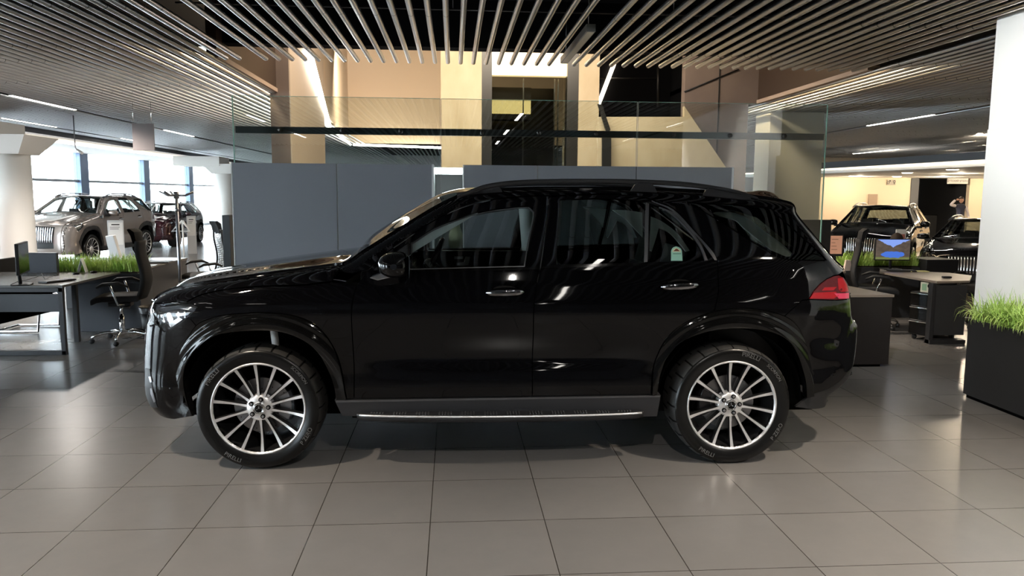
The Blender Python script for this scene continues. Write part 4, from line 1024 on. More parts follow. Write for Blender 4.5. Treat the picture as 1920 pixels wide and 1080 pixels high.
    b = MB(); b.b2((2.9, -.62, .5), (3.4, .62, 1.14)); b.build('load_cover', BLACKLEATHER, root, bevel=.02)
    if hero:
        # running boards
        for s in S:
            b = MB(); N = 40; top = []; 
            def out(f): return .945+.085*math.sin(PI*min(1, max(0, f)))**.42
            x0, x1 = .60, 2.40
            zt = .352
            G = [[(x0+(x1-x0)*i/N, -s*.93, zt), (x0+(x1-x0)*i/N, -s*out(i/N), zt-.004)] for i in range(N+1)]; b.m(0).grid(G, False)
            G = [[(x0+(x1-x0)*i/N, -s*out(i/N), zt-.004), (x0+(x1-x0)*i/N, -s*(out(i/N)+.004), zt-.012), (x0+(x1-x0)*i/N, -s*(out(i/N)-.01), zt-.045), (x0+(x1-x0)*i/N, -s*.92, zt-.05)] for i in range(N+1)]; b.grid(G)
            rbd = b.build('running_board', SATIN, root)
            for i in range(12):
                t = MB()
                f = .07+.86*i/11; x = x0+(x1-x0)*f; o_ = out(f)-.012
                for k in range(5):
                    t.box((x+(k-2)*.018, -s*(.945+o_-.008)/2, zt+.002), (.009, abs(o_-.955), .006))
                t.build('rubber_tread', mat('tread_grey', (.06, .06, .062), .5), rbd)
            c = MB(); c.tube([(x0+.02+(x1-x0-.04)*i/N, -s*(out((.02+.96*i/N))+.004), zt-.006) for i in range(N+1)], .0065, 8); c.build('chrome_strip', mat('bright_strip', (.85, .85, .86), .3, .5), rbd)
        # strut in the front wheel house, tail pipe tip, parking sensors, sticker
        b = MB(); b.tube([(.085, -.80, .70), (.07, -.80, .86)], .024, 12); b.build('suspension_strut', WHITEP, root)
        b = MB(); b.b2((3.74, -.66, .40), (3.80, -.46, .45)); b.build('exhaust_tip', CHROME, root, bevel=.012)
        for (u, v_) in ((321, 729), (1561, 704)):
            x, z = to_dom(u, v_); p = side(np.array([x]), np.array([z]))[0]; n = surf_normals(side, np.array([[x, z]]), 1)[0]
            b = MB(); b.lathe([(0, .002), (.010, .002), (.012, 0), (.0125, -.004)], 20, 'z'); o = b.build('parking_sensor', paint, root)
            o.location = (p[0], -p[1], p[2]); o.rotation_mode = 'QUATERNION'; o.rotation_quaternion = Vector((n[0], -n[1], n[2])).to_track_quat('Z', 'Y')
        stk = D((1258.5, 488.5), (1258.5, 470), (1260, 466), (1263, 463), (1268, 461.5), (1273, 463), (1277, 466), (1279, 470), (1280, 488.5))
        so, = panel('window_sticker', stk, mat('sticker_green', (.42, .75, .58), .5), root, off=-.004, inset=0, thick=.001, step=.02)
        a_, = panel('sticker_arch', D((1260.5, 472), (1262, 467.5), (1268, 463.5), (1275, 467.5), (1277.5, 472)), mat('sticker_cream', (.85, .8, .55), .5), so, off=-.003, inset=0, thick=.0005, step=.02)
        panel('sticker_car', D((1263, 470.5), (1265.5, 468), (1268, 466), (1271, 467), (1274.5, 470.5)), mat('sticker_brown', (.22, .05, .02), .5), so, off=-.002, inset=0, thick=.0005, step=.02)
        gl = []
        for (y0, y1) in ((475, 476),): gl.append(panel('sticker_line', D((1262, y0), (1277, y0), (1277, y1), (1262, y1)), mat('sticker_dark', (.08, .2, .12), .5), so, off=-.0025, inset=0, thick=.0005, step=.05))
        # wipers hidden under hood rear edge
        w = MB(); w.tube([(.60, -.55, 1.33), (.66, .1, 1.40)], .008, 6); w.build('wiper', SATIN, root)
        # grab handle and interior mirror
        b = MB(); b.box((1.16, 0, 1.60), (.03, .22, .07)); b.build('rear_view_mirror', PIANO, root, bevel=.01)
# ================================================================ the black car
car = empty('suv', ORG, TH, 'glossy black sport utility car with silver multi spoke wheels, parked side on in front', 'car')
build_car(car)
# ================================================================ parked cars in the background
def front_extras(root, chrome_slats=True, col=None):
    pass
def bg_car(name, label, paint, pf, pr, scale, glass=None, multi=False, z=None):
    """pf, pr: floor points of the near-side (v>0) front and rear wheels"""
    pf, pr = np.array(pf, float), np.array(pr, float); d = pr-pf; a = math.atan2(d[1], d[0]); s = scale
    ex = np.array([math.cos(a), math.sin(a)]); ey = np.array([-math.sin(a), math.cos(a)]); o = pf+ey*.955*s
    t = empty(name, (o[0], o[1], 0), a, label, 'car'); t.scale = (s, s, s*(z or 1))
    build_car(t, paint=paint, hero=False, step=.04, slats=True, win_tint=glass, wheel_kw=dict(multi=multi)); return t
TAN = mat('bronze_paint', (.32, .275, .25), .2, .45, coat=1)
REDP = mat('dark_red_paint', (.12, .006, .010), .12, .3, coat=1)
REDP2 = mat('wine_paint', (.035, .006, .009), .12, .3, coat=1)
BLK2 = mat('black_paint_display', (.006, .006, .007), .06, coat=1)
bg_car('suv', 'bronze sport utility car with a chrome slatted grille facing the camera beside the round column', TAN, (-8.55, 19.2), (-8.35, 21.9), .93)
bg_car('sedan', 'dark wine coloured car behind the coat stand, beyond the bronze car', REDP2, (-8.75, 25.6), (-8.85, 28.1), .86, z=.92)
bg_car('suv', 'dark red car cut by the left edge with a many spoked wheel', REDP, (-8.72, 12.2), (-8.62, 14.9), .92, multi=True)
def bg_axle(name, label, paint, c, deg, scale, z=None):
    a = math.radians(deg); cc = np.array(c)+np.array([math.sin(a), -math.cos(a)])*.955*scale
    return bg_car(name, label, paint, cc, cc+2.7*np.array([math.cos(a), math.sin(a)]), scale, z=z)
bg_axle('suv', 'black sport utility car in the beige room behind the monitor', BLK2, (9.1, 16.4), 52, .875)
bg_axle('sedan', 'low black car half hidden by the white wall block', BLK2, (9.1, 12.85), 50, .92, z=.83)
# ================================================================ office furniture
DESKM = mat('dark_desk', (.035, .036, .04), .45); DESKT = mat('desk_top_grey', (.12, .12, .115), .22); DESKT2 = mat('desk_top_taupe', (.22, .18, .145), .4)
FABRIC = mat('black_fabric', (.012, .012, .013), .8)
GRASSM = noise_mix(mat('grass_blade', (.2, .4, .05), .5), (.30, .50, .08), (.55, .70, .20), 6, 2)
SOIL = mat('soil', (.02, .015, .01), .9)
def grass(name, parent, x0, y0, x1, y1, z, n, h=(.10, .24), seed=1, droop=.5, xmax=1e9):
    rnd = random.Random(seed); b = MB()
    for i in range(n):
        x, y = rnd.uniform(x0, x1), rnd.uniform(y0, y1); a = rnd.uniform(0, 2*PI); L = rnd.uniform(*h); lean = rnd.uniform(.1, 1.0)*droop; w = rnd.uniform(.0035, .007)
        P = []; cx, cy, cz = x, y, z; th = rnd.uniform(.05, .35)
        for k in range(6):
            f = k/5; ww = w*(1-f**1.6)+.0004; P.append([(cx-ww*math.sin(a), cy+ww*math.cos(a), cz), (cx+ww*math.sin(a), cy-ww*math.cos(a), cz)])
            th += lean*.55*(.4+f); dl = L/5; cx = min(cx+dl*math.sin(th)*math.cos(a), xmax); cy += dl*math.sin(th)*math.sin(a); cz += dl*math.cos(th)
        b.grid(P, True)
    return b.build(name, GRASSM, parent, weld=False)
# planter on the right, in front of the white block
PX, PY = 4.38, 6.26
pl = empty('planter', (PX, 0, 0), 0, 'tall black planter box with a mop of green grass by the white wall block', 'planter')
zt = at(1815, 597, y=PY)[2]
XW = 4.72-PX
b = MB(); b.b2((0, 2.6, .03), (XW, PY, zt)); b.build('box', mat('planter_black', (.020, .019, .018), .5), pl, bevel=.004)
b = MB(); b.b2((.02, 2.62, 0), (XW, PY-.02, .03)); b.build('plinth', VOIDM, pl)
b = MB(); b.b2((.03, 2.63, zt-.03), (XW-.02, PY-.03, zt+.006)); b.build('soil', SOIL, pl)
g = grass('grass', pl, .0, 2.65, XW-.03, PY-.02, zt-.01, 6500, (.14, .32), 3, 1.35, XW-.005)
def office_chair(name, loc, rz, label, mesh=False, group=None):
    """seat faces local +x"""
    t = empty(name, loc, rz, label, 'office chair', group); b = MB()
    for i in range(5):
        a = 2*PI*i/5+.35; ca, sa = math.cos(a), math.sin(a)
        l = MB(); l.tube([(.03*ca, .03*sa, .115), (.16*ca, .16*sa, .115), (.27*ca, .27*sa, .095), (.315*ca, .315*sa, .065)], [.020, .018, .015, .013], 8); lg = l.build('base_leg', CHROME, t)
        c = MB(); c.lathe([(0, -.022), (.027, -.022), (.027, .022), (0, .022)], 14, 'y', c=(.315*ca, .315*sa, .028)); c.build('caster', MATTE, lg)
    b.tube([(0, 0, .09), (0, 0, .30)], .028, 12); b.tube([(0, 0, .30), (0, 0, .43)], .016, 12); b.build('gas_lift', CHROME, t)
    b = MB(); b.box((.0, 0, .435), (.24, .16, .05)); b.box((-.10, .15, .41), (.05, .10, .03)); b.build('mechanism', MATTE, t, bevel=.01)
    b = MB(); P = []
    for i in range(9):
        x = -.24+.50*i/8; P.append([(x, y, .475+.02*math.cos(y*5)+.025*max(0, -(x-.16)*0)-(.04*((x-.14)/.12)**2 if x > .14 else 0)) for y in np.linspace(-.24, .24, 9)])
    Q = [[(p[0], p[1], p[2]+.065) for p in r] for r in P]; b.grid(P); b.grid(Q)
    for r0, r1 in ((P[0], Q[0]), (P[-1], Q[-1]), ([r[0] for r in P], [r[0] for r in Q]), ([r[-1] for r in P], [r[-1] for r in Q])): b.grid([r0, r1])
    b.build('seat', FABRIC, t, bevel=.02)
    b = MB(); P = []; Q = []
    N = 14; H = .66
    for i in range(N+1):
        f = i/N; z = .50+H*f; x = -.235-.05*math.sin(PI*min(1, f*1.3))*0-.02-.045*math.sin(f*PI*1.6)*(1)-.06*f; w = .235*(1-.16*f)*(.86+.14*math.sin(PI*min(1, f*1.6)))
        P.append([(x+.045*(y/w)**2*.8+.018, y, z) for y in np.linspace(-w, w, 9)]); Q.append([(x+.045*(y/w)**2*.8-.018, y, z) for y in np.linspace(-w, w, 9)])
    if not mesh:
        b.grid(P); b.grid(Q)
        for r0, r1 in ((P[0], Q[0]), (P[-1], Q[-1]), ([r[0] for r in P], [r[0] for r in Q]), ([r[-1] for r in P], [r[-1] for r in Q])): b.grid([r0, r1])
        b.build('backrest', FABRIC, t)
    else:
        for e in ([r[0] for r in P], [r[-1] for r in P], P[0], P[-1]): b.tube(e, .014, 8)
        bk = b.build('backrest', MATTE, t); m_ = MB()
        for k in range(26):
            f = k/25*N; i = min(N-1, int(f)); u_ = f-i; r = [tuple(np.array(P[i][j])*(1-u_)+np.array(P[i+1][j])*u_) for j in range(9)]; m_.tube([(p[0], p[1], p[2]+.012*math.sin(j*1.6+k)) for j, p in enumerate(r)], .0045, 4)
        for j in range(9): m_.tube([P[i][j] for i in range(N+1)], .0028, 4)
        m_.build('mesh_webbing', MATTE, bk)
    x_h = P[-1][4][0]
    b = MB(); b.grid([[(x_h+.02+.045*(y/.14)**2+dx, y, .50+H+dz) for y in np.linspace(-.14, .14, 9)] for dx, dz in ((-.0, -.03), (.02, .06), (.055, .13), (.03, .14), (-.02, .10), (-.035, .0), (-.03, -.05))]); b.build('headrest', FABRIC, t, bevel=.004)
    for s in (-1, 1):
        b = MB(); b.tube([(-.08, s*.20, .45), (-.04, s*.285, .46), (-.01, s*.295, .56), (.03, s*.295, .68)], .012, 8); ar = b.build('armrest', CHROME, t)
        b = MB(); b.tube([(-.16, s*.295, .66), (-.06, s*.295, .70), (.10, s*.295, .69), (.17, s*.295, .655)], [.012, .02, .02, .012], 8); b.build('arm_pad', MATTE, ar)
    return t
office_chair('office_chair', (-3.80, 9.15, 0), math.radians(188), 'black high backed office chair by the left desks, in front of the car bonnet')
office_chair('office_chair', (-3.62, 11.6, 0), math.radians(215), 'black mesh backed office chair beside the left end of the partition', mesh=True)
office_chair('office_chair', (5.55, 9.8, 0), math.radians(-24), 'black high backed office chair left of the mountain picture monitor')
office_chair('office_chair', (6.95, 9.75, 0), math.radians(200), 'dark office chair half hidden behind the planter and white block')
# left desk with loop frame legs
def frame_bar(b, p, q, w=.045): 
    a = [min(p[i], q[i])-w/2 for i in range(3)]; c = [max(p[i], q[i])+w/2 for i in range(3)]; return b.b2(a, c)
dl = empty('desk', (-4.05, 8.36, 0), 0, 'large dark desk at the left with a loop steel frame, holding the monitor', 'desk')
b = MB(); b.b2((-1.75, 0, .715), (0, 1.42, .74)); b.build('desk_top', DESKT, dl, bevel=.003)
b = MB(); frame_bar(b, (-.03, .03, .025), (-.03, .03, .69)); frame_bar(b, (-1.75, .03, .025), (-.03, .03, .025)); frame_bar(b, (-1.75, .03, .69), (-.03, .03, .69)); frame_bar(b, (-1.75, .03, .025), (-1.75, .03, .69)); b.build('leg_frame', DESKM, dl, bevel=.003)
b = MB(); b.b2((-1.70, .02, .46), (-.06, .04, .645)); b.build('modesty_panel', mat('slate_panel', (.05, .055, .065), .4), dl)
b = MB(); b.b2((-.42, .75, .0), (-.37, .80, .70)); b.b2((-.27, .75, 0), (-.22, .80, .70)); b.build('leg', SATIN, dl)
qa, qb = at(0, 607, z=.30), at(96, 584, z=.30); qa = qb+(qa-qb)*1.5; b = MB(); b.prism([(qa[0]+4.05, qa[1]-8.36), (qb[0]+4.05, qb[1]-8.36), (qb[0]+4.07, qb[1]-8.34), (qa[0]+4.07, qa[1]-8.34)], .30, .70, 'xy'); b.build('privacy_panel', VOIDM, dl)
d2 = empty('desk', (-4.02, 10.25, 0), 0, 'second dark desk behind the grass trough, its far corner behind the coat stand', 'desk')
b = MB(); b.b2((-1.7, 0, .715), (.05, 1.72, .74)); b.build('desk_top', DESKT, d2, bevel=.003)
b = MB(); b.b2((-.0, .0, 0), (.04, 1.70, .715)); b.build('side_panel', DESKM, d2)
b = MB(); b.b2((-1.68, 1.6, 0), (-.02, 1.64, .715)); b.build('side_panel', DESKM, d2)
tr_ = empty('planter', (-4.95, 9.80, 0), 0, 'long dark trough of green grass between the two left desks', 'planter')
b = MB(); b.b2((0, 0, .60), (1.12, .42, .715)); b.b2((.33, .01, 0), (1.11, .41, .60)); b.build('box', mat('slate_box', (.04, .043, .052), .42), tr_, bevel=.003)
b = MB(); b.b2((.04, .03, .715), (1.08, .39, .735)); b.build('soil', SOIL, tr_)
grass('grass', tr_, .05, .05, 1.08, .38, .73, 1500, (.12, .26), 7, .6)
# low box left of the grass
p0, p1 = at(38, 500, y=9.75)[0], at(112, 500, y=9.75)[0]
sb = MB(); sb.b2((p0, 9.68, .742), (p1, 9.74, .98)); tag(sb.build('desk_screen', mat('slate_panel2', (.03, .034, .045), .5), bevel=.004), 'low dark desk screen behind the left monitor', 'desk screen')
# monitors
def monitor(loc, rz, label, w=.54, h=.32, picture=None, group=None):
    t = empty('monitor', loc, rz, label, 'monitor', group)
    b = MB(); b.b2((-w/2, -.015, .12), (w/2, .015, .12+h)); b.build('screen_case', MATTE, t, bevel=.004)
    b = MB(); b.tube([(0, .03, .01), (0, .04, .12), (0, .025, .26)], .018, 8); b.build('stand_neck', MATTE, t)
    b = MB(); b.b2((-.12, -.07, 0), (.12, .10, .012)); b.build('stand_base', MATTE, t, bevel=.004)
    b = MB(); b.quad((-w/2+.012, -.0165, .135), (w/2-.012, -.0165, .135), (w/2-.012, -.0165, .12+h-.01), (-w/2+.012, -.0165, .12+h-.01)); b.build('screen', picture or PIANO, t); return t
def picture_mat():
    m = mat('mountain_picture', (0, 0, 0), .3); n, l, bs = nodes(m); tc = n.new('ShaderNodeTexCoord'); sp = n.new('ShaderNodeSeparateXYZ'); l.new(tc.outputs['Generated'], sp.inputs[0])
    def mth(op, a, b_=None, c=None):
        x = n.new('ShaderNodeMath'); x.operation = op
        for i, v in enumerate((a, b_, c)):
            if v is None: continue
            if isinstance(v, (int, float)): x.inputs[i].default_value = v
            else: l.new(v, x.inputs[i])
        return x.outputs[0]
    def mix(f, a, b_):
        x = n.new('ShaderNodeMix'); x.data_type = 'RGBA'; l.new(f, x.inputs[0])
        for i, v in ((6, a), (7, b_)):
            if isinstance(v, tuple): x.inputs[i].default_value = (*v, 1)
            else: l.new(v, x.inputs[i])
        return x.outputs[2]
    X, Z = sp.outputs[0], sp.outputs[2]; nt = n.new('ShaderNodeTexNoise'); nt.inputs['Scale'].default_value = 9; nt.inputs['Detail'].default_value = 5; l.new(tc.outputs['Generated'], nt.inputs['Vector']); nz = mth('MULTIPLY', mth('SUBTRACT', nt.outputs['Fac'], .5), .16)
    ax = mth('ABSOLUTE', mth('SUBTRACT', X, .5)); zz = mth('ADD', Z, nz)
    sky = mth('GREATER_THAN', zz, mth('ADD', .62, mth('MULTIPLY', ax, .78)))
    lake = mth('LESS_THAN', mth('ADD', mth('MULTIPLY', mth('POWER', mth('MULTIPLY', ax, 2.9), 2), 1), mth('POWER', mth('MULTIPLY', mth('SUBTRACT', zz, .25), 6.2), 2)), 1)
    rocks = mix(nt.outputs['Fac'], (.02, .018, .02), (.16, .12, .09)); green = mix(nt.outputs['Fac'], (.05, .06, .02), (.25, .28, .10))
    c = mix(mth('LESS_THAN', zz, .12), rocks, green); c = mix(sky, c, (.22, .34, .80)); c = mix(lake, c, (.06, .16, .62))
    l.new(c, bs.inputs['Emission Color']); bs.inputs['Emission Strength'].default_value = .5; return m
m0 = at(45, 534, z=.742)
mo1 = monitor((m0[0], m0[1], .742), math.radians(108), 'thin dark monitor seen edge on at the left desk')
k0 = at(108, 528, z=.742)
def keyboard(loc, rz, label, w=.40):
    t = empty('keyboard', loc, rz, label, 'keyboard'); b = MB(); b.b2((-w/2, -.065, 0), (w/2, .065, .015)); b.build('keyboard_case', MATTE, t, bevel=.003)
    b = MB()
    for i in range(14):
        for j in range(4): b.b2((-w/2+.01+i*(w-.02)/14, -.055+j*.028, .015), (-w/2+.005+(i+1)*(w-.02)/14, -.032+j*.028, .02))
    b.build('keys', mat('key_grey', (.08, .08, .085), .5), t); return t
keyboard((k0[0], k0[1], .742), math.radians(65), 'black keyboard lying beside the left monitor', .36)
c1 = at(62, 524, z=.75)
b = MB(); b.tube([at(20, 534, z=.75), at(35, 527, z=.75), at(50, 525, z=.75), at(70, 519, z=.76), at(78, 513, z=.80), at(84, 524, z=.75), at(92, 520, z=.75), at(100, 518, z=.755)], .004, 6); tag(b.build('cable', MATTE), 'loose black cable looping behind the left keyboard', 'cable')
def tent_card(p, rz, label, h=.17, w=.10):
    b = MB(); b.prism([(-.05, 0), (0, h), (.05, 0), (.044, 0), (0, h-.02), (-.044, 0)], -w/2, w/2); o = b.build('tent_card', WHITEP); o.location = (p[0], p[1], p[2]); o.rotation_euler[2] = rz; return tag(o, label, 'desk sign')
tc_ = at(155, 510, z=.742); tent_card(tc_, math.radians(8), 'small white tent shaped stand in front of the left grass')
for (u, v, lb) in ((152, 512, 'round black dish under the white tent stand'), (176, 511, 'round black dish right of the white tent stand')):
    p = at(u, v, z=.742); b = MB(); b.lathe([(0, 0), (.035, 0), (.045, .018), (.03, .022), (0, .02)], 20, 'z', c=tuple(p+np.array([0, -.0, .0])) if u > 160 else tuple(p+np.array([-.0, -.12, 0]))); tag(b.build('dish', PIANO), lb, 'dish')
p = at(290, 492, z=.742); b = MB(); b.box((p[0], p[1], p[2]+.008), (.42, .26, .014), rz=.1); b.box((p[0]-.15, p[1], p[2]+.02), (.14, .09, .01), rz=.4); tag(b.build('document', mat('dark_folder', (.03, .03, .03), .4)), 'dark folders lying on the second left desk', 'folder')
# coat stand
p = at(345, 540, z=.3); cs_x, cs_y = at(337, 400, y=10.1)[0]+.02, 9.95
t = empty('coat_stand', (cs_x, cs_y, 0), 0, 'grey metal coat stand with short arms behind the bonnet', 'coat stand')
zt_ = at(336, 362, y=cs_y)[2]
b = MB(); b.tube([(0, 0, .02), (0, 0, zt_)], .020, 12); b.build('pole', DCHROME, t)
b = MB(); b.tube([(0, 0, zt_-.22), (0, 0, zt_-.19)], .026, 12); b.tube([(0, 0, zt_-.07), (0, 0, zt_+.02)], .034, 12); b.build('collar', DCHROME, t)
b = MB(); b.lathe([(0, 0), (.19, 0), (.19, .012), (.03, .03), (0, .03)], 28, 'z'); b.build('base', DCHROME, t)
for a in (.15, .15+2*PI/3, .15+4*PI/3, PI+.1):
    b = MB(); b.tube([(.02*math.cos(a), .02*math.sin(a), zt_-.03), (.10*math.cos(a), .10*math.sin(a), zt_-.03), (.20*math.cos(a), .20*math.sin(a), zt_+.015)], .014, 8); b.build('arm', DCHROME, t)
# waste bin under desk
p = at(276, 600, y=9.6); t = empty('waste_bin', (p[0]+.10, 9.50, 0), 0, 'black wire waste bin between the office chair and the car nose', 'bin')
b = MB(); b.lathe([(0, .01), (.10, .01), (.13, .33), (.135, .33), (.105, 0), (0, 0)], 24, 'z'); b.build('bin_body', MATTE, t)
b = MB(); b.lathe([(.12, .30), (.145, .36), (.15, .35), (.14, .28)], 24, 'z'); b.build('bin_liner', mat('bin_bag', (.02, .02, .022), .3), t)
# cantilever chair legs under left desk
t = empty('visitor_chair', (-5.28, 9.98, 0), math.pi, 'chrome cantilever visitor chair seen under the left desk', 'chair')
for s in (-1, 1):
    b = MB(); b.tube([(-.25, s*.25, .44), (-.3, s*.25, .40), (-.25, s*.25, .02), (.25, s*.25, .02)], .014, 8); b.build('leg', CHROME, t)
b = MB(); b.tube([(.25, -.25, .02), (.25, .25, .02)], .014, 8); b.build('cross_bar', CHROME, t)
b = MB(); b.box((-.02, 0, .46), (.46, .46, .05)); b.build('seat', FABRIC, t, bevel=.015)
b = MB(); b.box((.22, 0, .68), (.04, .44, .42)); b.build('backrest', FABRIC, t, bevel=.015)
# price displays beside cars
def info_stand(u, v0, v1, y, w, label, tilt=0):
    p = at(u, v0, y=y); q = at(u, v1, y=y); t = empty('info_stand', (p[0], y, 0), .25, label, 'info stand')
    b = MB(); b.b2((-w/2, 0, 0), (w/2, .02, p[2])); b.build('board', mat('acrylic_grey', (.55, .56, .57), .3), t, bevel=.004)
    b = MB(); b.b2((-w/2+.02, -.006, p[2]-.55), (w/2-.02, -.001, p[2]-.05)); pp = b.build('paper', WHITEP, t)
    b = MB(); b.b2((-w/4, -.009, p[2]-.11), (w/4, -.0065, p[2]-.085)); b.b2((-w/2+.05, -.009, p[2]-.16), (w/2-.08, -.0065, p[2]-.15)); b.b2((-w/2+.05, -.009, p[2]-.2), (w/2-.1, -.0065, p[2]-.19)); b.build('printed_lines', SATIN, pp); return t
info_stand(216, 413, 480, 18.2, .33, 'price display board standing beside the bronze car')
info_stand(358, 405, 470, 22.5, .24, 'grey price display board beyond the coat stand')
# easel triangle behind
A3 = [at(u, v, y=19.0) for u, v in ((342, 414), (323, 433), (357, 434))]
b = MB(); b.tube(A3+[A3[0]], .03, 6); b.tube([A3[0], (A3[0][0], 19.0, 0)], .02, 6); tag(b.build('easel', WHITEP), 'white triangular stand frame behind the coat stand', 'stand')
# white lounge chair back behind the grass
p = [at(u, v, y=12.9) for u, v in ((197, 443), (212, 441), (225, 484), (207, 486))]
b = MB(); b.prism([(q[0], q[2]) for q in p], 12.9, 13.0); b.tube([(p[2][0]-.08, 12.95, p[2][2]), (p[2][0]-.03, 12.95, 0)], .02, 8); tag(b.build('lounge_chair', WHITEP, bevel=.01), 'narrow white slanted display leaf rising behind the left grass', 'display')
# dark slim cabinet at the partition's left end
a_, c_ = at(423, 400, y=9.3)[0], at(437, 400, y=9.3)[0]; b = MB(); b.b2((a_, 9.15, 0), (c_, 9.6, at(430, 403, y=9.3)[2])); tag(b.build('cabinet', mat('slate_cabinet', (.06, .065, .07), .5), bevel=.004), 'slim slate cabinet against the left end of the partition', 'cabinet')
# hanging sign panel and wires
yh = 14.3; p0 = at(247, 231, y=yh); p1 = at(290, 282, y=yh)
t = empty('hanging_sign', (p0[0], yh, p1[2]), 0, 'blank grey brown panel hanging on wires from the left ceiling', 'sign')
b = MB(); b.b2((0, 0, 0), (p1[0]-p0[0], .03, p0[2]-p1[2])); b.build('sign_panel', mat('taupe_panel', (.16, .135, .13), .5), t, bevel=.003)
for xx in (.02, p1[0]-p0[0]-.04):
    b = MB(); b.tube([(xx, .015, p0[2]-p1[2]), (xx, .015, ZT-TR-p1[2])], .004, 6); b.build('wire', CHROME, t)
# security camera
p = at(145, 282, y=17); t = empty('security_camera', (p[0], 17, p[2]), 0, 'small pale security camera hanging right of the round column', 'camera')
b = MB(); b.tube([(0, 0, 0), (.14, -.1, -.06)], .03, 10); b.build('camera_body', WHITEP, t); b = MB(); b.tube([(0, 0, 0), (-.04, 0, .06), (-.04, 0, max(.1, 3.27-p[2]))], .012, 8); b.build('bracket', DCHROME, t)
# ---------------------------------------------------------------- right hand furniture
zt2 = .74
P = [at(1677, 552.5, z=zt2), at(1596, 537, z=zt2)]
dvec2 = (P[1]-P[0])[:2]; dvec2 /= np.linalg.norm(dvec2)
t = empty('desk', (0, 0, 0), 0, 'black reception desk end with a taupe top behind the car tail', 'desk')
poly = [tuple(P[0][:2]), tuple(P[0][:2]+dvec2*1.0), tuple(P[0][:2]+dvec2*1.0+np.array([-1.0, 0])), (P[0][0]-1.5, P[0][1])]
b = MB(); b.prism(poly, zt2-.025, zt2, 'xy'); b.build('desk_top', DESKT2, t)
po2 = [tuple(np.array(poly[0])+[-.01, .012]), tuple(np.array(poly[1])+[-.01, -.01]), tuple(np.array(poly[2])+[.01, -.01]), tuple(np.array(poly[3])+[.01, .012])]
b = MB(); b.prism(po2, .03, zt2-.026, 'xy'); b.build('desk_body', mat('espresso_panel', (.014, .011, .010), .4), t)
po3 = [tuple(np.array(poly[0])+[-.08, .04]), tuple(np.array(poly[1])+[-.08, -.04]), tuple(np.array(poly[2])+[.04, -.04]), tuple(np.array(poly[3])+[.04, .04])]
b = MB(); b.prism(po3, 0, .03, 'xy'); b.build('plinth', VOIDM, t)
# right desk
pts = [at(u, v, z=.74) for u, v in ((1757, 527.5), (1818, 526), (1822, 516.5), (1781, 511.5), (1740, 509.5), (1650, 504), (1649, 509.5))]
t = empty('desk', (0, 0, 0), 0, 'angled taupe topped desk carrying the mountain picture monitor', 'desk')
b = MB(); b.prism([tuple(p[:2]) for p in pts], .715, .74, 'xy'); b.build('desk_top', DESKT2, t)
q0, q1 = at(1748, 560, y=pts[0][1]+.02), at(1812, 560, y=pts[0][1]+.02)
b = MB(); b.b2((q0[0], pts[0][1]+.02, .10), (q1[0], pts[0][1]+.06, .69)); b.build('front_panel', mat('charcoal_panel', (.03, .031, .033), .45), t, bevel=.003)
b = MB(); b.b2((q0[0]-.02, pts[0][1]+.0, .0), (q0[0]+.03, pts[0][1]+.08, .715)); b.b2((q0[0]-.02, pts[0][1]-.02, 0), (q1[0], pts[0][1]+.10, .05)); b.build('leg_frame', SATIN, t, bevel=.004)
# drawer unit
da, db = at(1703, 634, z=0), at(1744, 641.5, z=0); w_ = float(np.linalg.norm((db-da)[:2])); dang = math.atan2(db[1]-da[1], db[0]-da[0]); xa = da[0]
t = empty('drawer_unit', (da[0], da[1], 0), dang, 'black three drawer pedestal under the right desk', 'drawer unit')
b = MB(); b.b2((0, 0, .06), (w_, .5, .58)); b.build('body', MATTE, t, bevel=.003)
for k in range(3):
    b = MB(); b.b2((.005, -.015, .07+.17*k), (w_-.005, -.001, .225+.17*k)); dr_ = b.build('drawer', PIANO, t, bevel=.002)
    b = MB(); b.b2((.01, -.03, .218+.17*k), (w_-.01, -.016, .230+.17*k)); b.build('handle', CHROME, dr_)
for sx in (.04, w_-.04):
    for sy in (.05, .45):
        b = MB(); b.lathe([(0, -.012), (.028, -.012), (.028, .012), (0, .012)], 12, 'y', c=(sx, sy, .028)); b.build('caster', MATTE, t)
# small clock radio on the drawers
p = (da[0]+(db[0]-da[0])*.50+.01, da[1]+(db[1]-da[1])*.50+.03, .582); t = empty('carton', p, dang, 'small cream and green carton on the drawer pedestal', 'carton')
b = MB(); b.b2((-.02, .0, 0), (.13, .14, .12)); b.build('carton_box', mat('cream_card', (.55, .54, .42), .6), t); b = MB(); b.b2((.0, -.003, .02), (.06, -.0005, .10)); b.build('green_panel', mat('sage_green', (.22, .36, .22), .5), t)
b = MB(); b.lathe([(.014, -.004), (.026, -.004), (.026, -.001), (.014, -.001)], 20, 'y', c=(.098, 0, .08), closed=True); b.build('ring_print', VOIDM, t)
# monitor with the mountain picture
mp_ = at(1668, 505, z=.742); yy = mp_[1]; m1 = monitor((at(1673, 470, y=yy)[0], yy, .742), math.radians(-6), 'monitor showing a mountain lake picture on the right desk', w=.475, h=.292, picture=picture_mat())
kb = at(1690, 508.5, z=.742); keyboard((kb[0], kb[1], .742), math.radians(-12), 'black keyboard in front of the mountain picture monitor', .34)
p = at(1721, 509, z=.742); b = MB(); b.box((p[0], p[1], .747), (.24, .12, .008), rz=-.1); tag(b.build('paper', mat('yellow_paper', (.75, .70, .30), .6)), 'yellow paper lying right of the keyboard on the right desk', 'paper')
p = at(1775, 521.5, z=.742); b = MB(); b.box((p[0], p[1], .754), (.10, .055, .022), rz=-.15); tag(b.build('phone', MATTE, bevel=.006), 'small black device lying on the right desk corner', 'device')
